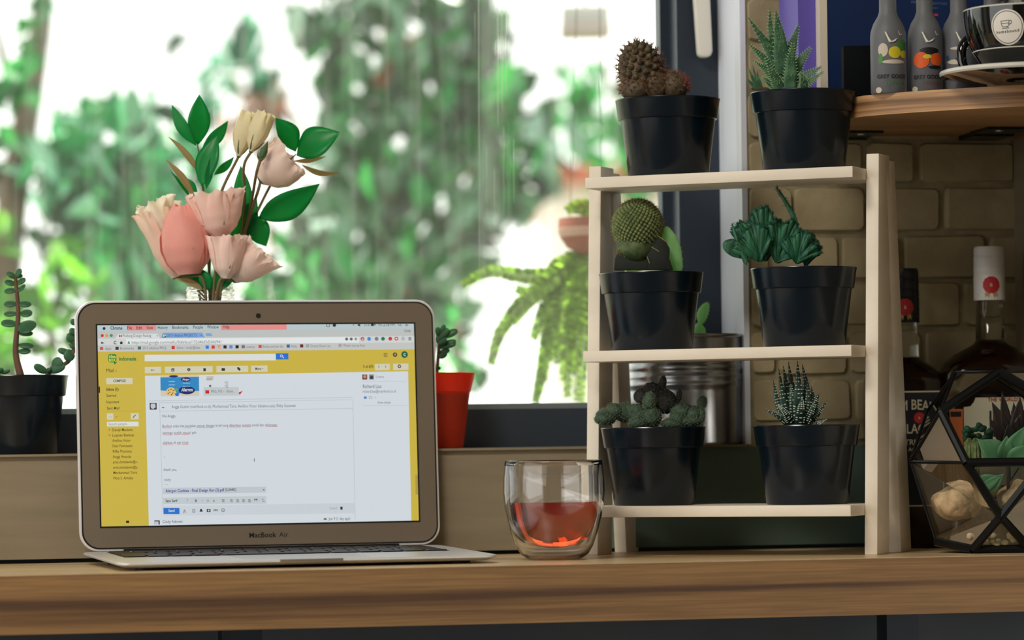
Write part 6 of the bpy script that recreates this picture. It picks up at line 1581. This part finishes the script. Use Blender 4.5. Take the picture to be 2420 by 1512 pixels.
# hanging terracotta bowl with a fern under the eave
YF = 3.60
k = px2m(YF)
hc_ = P(1432, 600, YF)
hpot = thing('hanging_bowl', hc_, 'terracotta bowl hanging under the eave outside the window', 'planter')
M_terra = mat('terracotta', (176, 96, 76), 0.7, col2=(150, 80, 64), scale=40)
M_terra2 = mat('pale_terracotta_band', (206, 160, 144), 0.7)
MB().lathe(hc_, [(0, 0), (60 * k, 0), (92 * k, 16 * k), (108 * k, 40 * k)], 48).build('bowl', M_terra, hpot, recalc=False)
MB().lathe(hc_, [(108 * k, 40 * k), (113 * k, 52 * k), (113 * k, 62 * k)], 48).build('band', M_terra2, hpot, recalc=False)
MB().lathe(hc_, [(113 * k, 62 * k), (111 * k, 84 * k), (104 * k, 84 * k), (100 * k, 50 * k), (0, 40 * k)], 48).build('rim', M_terra, hpot, recalc=False)
for a in (0.4, 2.5, 4.6):
    MB().tube([hc_ + Vector((104 * k * math.cos(a), 104 * k * math.sin(a), 82 * k)), Vector((hc_.x, hc_.y, 1.10))], 0.0004, 5).build('wire', M_lead, hpot)
MB().tube([Vector((hc_.x, hc_.y + 0.01, 1.10)), Vector((hc_.x + 0.02, hc_.y - 0.16, 1.112))], 0.006, 8).build('support_arm', M_lead, hpot)
L_fern = lm('fern_leaflet', (186, 238, 84), (220, 252, 130), (200, 255, 80), 0.6, dark=0.85)
fern = thing('hanging_fern', hc_ + Vector((0, 0, 40 * k)), 'bright green fern trailing from the terracotta bowl outside the window', 'fern')
M_rach = mat('fern_stalk', (110, 150, 60), 0.6)
rgf = random.Random(5)
FR = [[(1420, 560), (1340, 640), (1250, 652), (1160, 640), (1092, 672)], [(1410, 560), (1300, 660), (1230, 720), (1180, 790), (1160, 860)], [(1420, 560), (1340, 670), (1300, 780), (1280, 880), (1265, 950)], [(1430, 560), (1360, 680), (1340, 800), (1340, 940)], [(1430, 560), (1385, 660), (1380, 800), (1375, 960)],
      [(1420, 560), (1330, 630), (1270, 690), (1220, 680)], [(1440, 540), (1400, 500), (1365, 490), (1340, 500)], [(1420, 560), (1350, 640), (1290, 720), (1260, 800)], [(1440, 560), (1380, 640), (1350, 720), (1310, 840)], [(1425, 560), (1330, 660), (1310, 720), (1290, 800), (1285, 900)], [(1440, 560), (1400, 680), (1395, 820)], [(1430, 555), (1370, 620), (1320, 620), (1290, 660)], [(1436, 560), (1362, 650), (1330, 740), (1318, 860)], [(1436, 560), (1390, 640), (1352, 760), (1356, 880)], [(1425, 560), (1350, 655), (1322, 700), (1305, 760), (1300, 850)], [(1425, 560), (1370, 660), (1345, 740), (1330, 900)], [(1430, 560), (1340, 650), (1262, 700), (1212, 760)], [(1430, 560), (1375, 630), (1330, 690), (1275, 740)], [(1430, 560), (1388, 640), (1366, 760), (1362, 950)], [(1440, 560), (1500, 640), (1530, 760)], [(1440, 560), (1470, 700), (1480, 850)]]
for fr in FR:
    dy = rgf.uniform(-.05, .06)
    pts = bez([P(x, y, YF) + Vector((0, dy * i / len(fr), 0)) for i, (x, y) in enumerate(fr)], 10); n = len(pts)
    mb = MB(); rc2 = MB().tube(pts, [1.4 * k] * n, 5)
    for i in range(3, n):
        A = (pts[min(i + 1, n - 1)] - pts[i - 1]).normalized(); side = A.cross(Vector((0, -1, 0.2))).normalized()
        ln = 30 * k * min(1, i / 8) * (1.15 - 0.75 * i / n)
        for s_ in (-1, 1):
            for sub_ in (0, 0.33, 0.66):
                p = pts[i - 1].lerp(pts[i], sub_)
                d = (side * s_ + A * 0.35 + Vector((0, rgf.uniform(-.4, .4), rgf.uniform(-.35, .1)))).normalized()
                wn = d.cross(Vector((0, -1, rgf.uniform(-.6, .6)))).normalized() * ln * 0.24
                mb.add([p, p + d * ln * .4 + wn, p + d * ln, p + d * ln * .4 - wn], [(0, 1, 2, 3)])
    rch = rc2.build('frond_stalk', M_rach, fern)
    o = mb.build('frond', L_fern, fern, recalc=False); o['kind'] = 'stuff'

# white house with a terracotta roof edge, and a grey box on a rod
hs = P(1390, 430, 10.0)
house = thing('garden_house', Vector((hs.x, 10.0, -1.1)), 'white garden house with a terracotta roof edge beyond the trees', 'house')
hx = lambda px_: P(px_, 430, 10.0).x
zt_ = lambda y: P(1390, y, 10.0).z
idf = lambda x, y, z: Vector((x, y, z))
MB().box(idf, hx(1285), hx(1900), 10.05, 12, -1.1, zt_(432)).build('wall', mat('white_house_wall', (250, 248, 242), 0.8), house, smooth=False)
MB().box(idf, hx(1270), hx(1920), 9.9, 12.1, zt_(432), zt_(392)).build('roof_edge', mat('terracotta_roof', (206, 110, 80), 0.7, col2=(180, 96, 74), scale=20), house, smooth=False)
ln_ = P(1384, 86, 4.6)
lan = thing('hanging_grey_box', ln_, 'grey two-part box hanging high outside the window', 'lantern')
k = px2m(4.6)
MB().box(lambda x, y, z: ln_ + Vector((x, y, z)), -58 * k, 56 * k, -0.03, 0.03, 0, 30 * k).build('lower_case', mat('warm_grey_case', (196, 184, 180), 0.6), lan, bevel=0.002)
MB().box(lambda x, y, z: ln_ + Vector((x, y, z)), -56 * k, 54 * k, -0.028, 0.028, 30 * k, 66 * k).build('upper_case', mat('light_grey_case', (206, 206, 204), 0.6), lan, bevel=0.002)
MB().tube([ln_ + Vector((0, 0, 60 * k)), ln_ + Vector((0, 0, 0.9))], 0.0015, 8).build('rod', M_lead, lan)
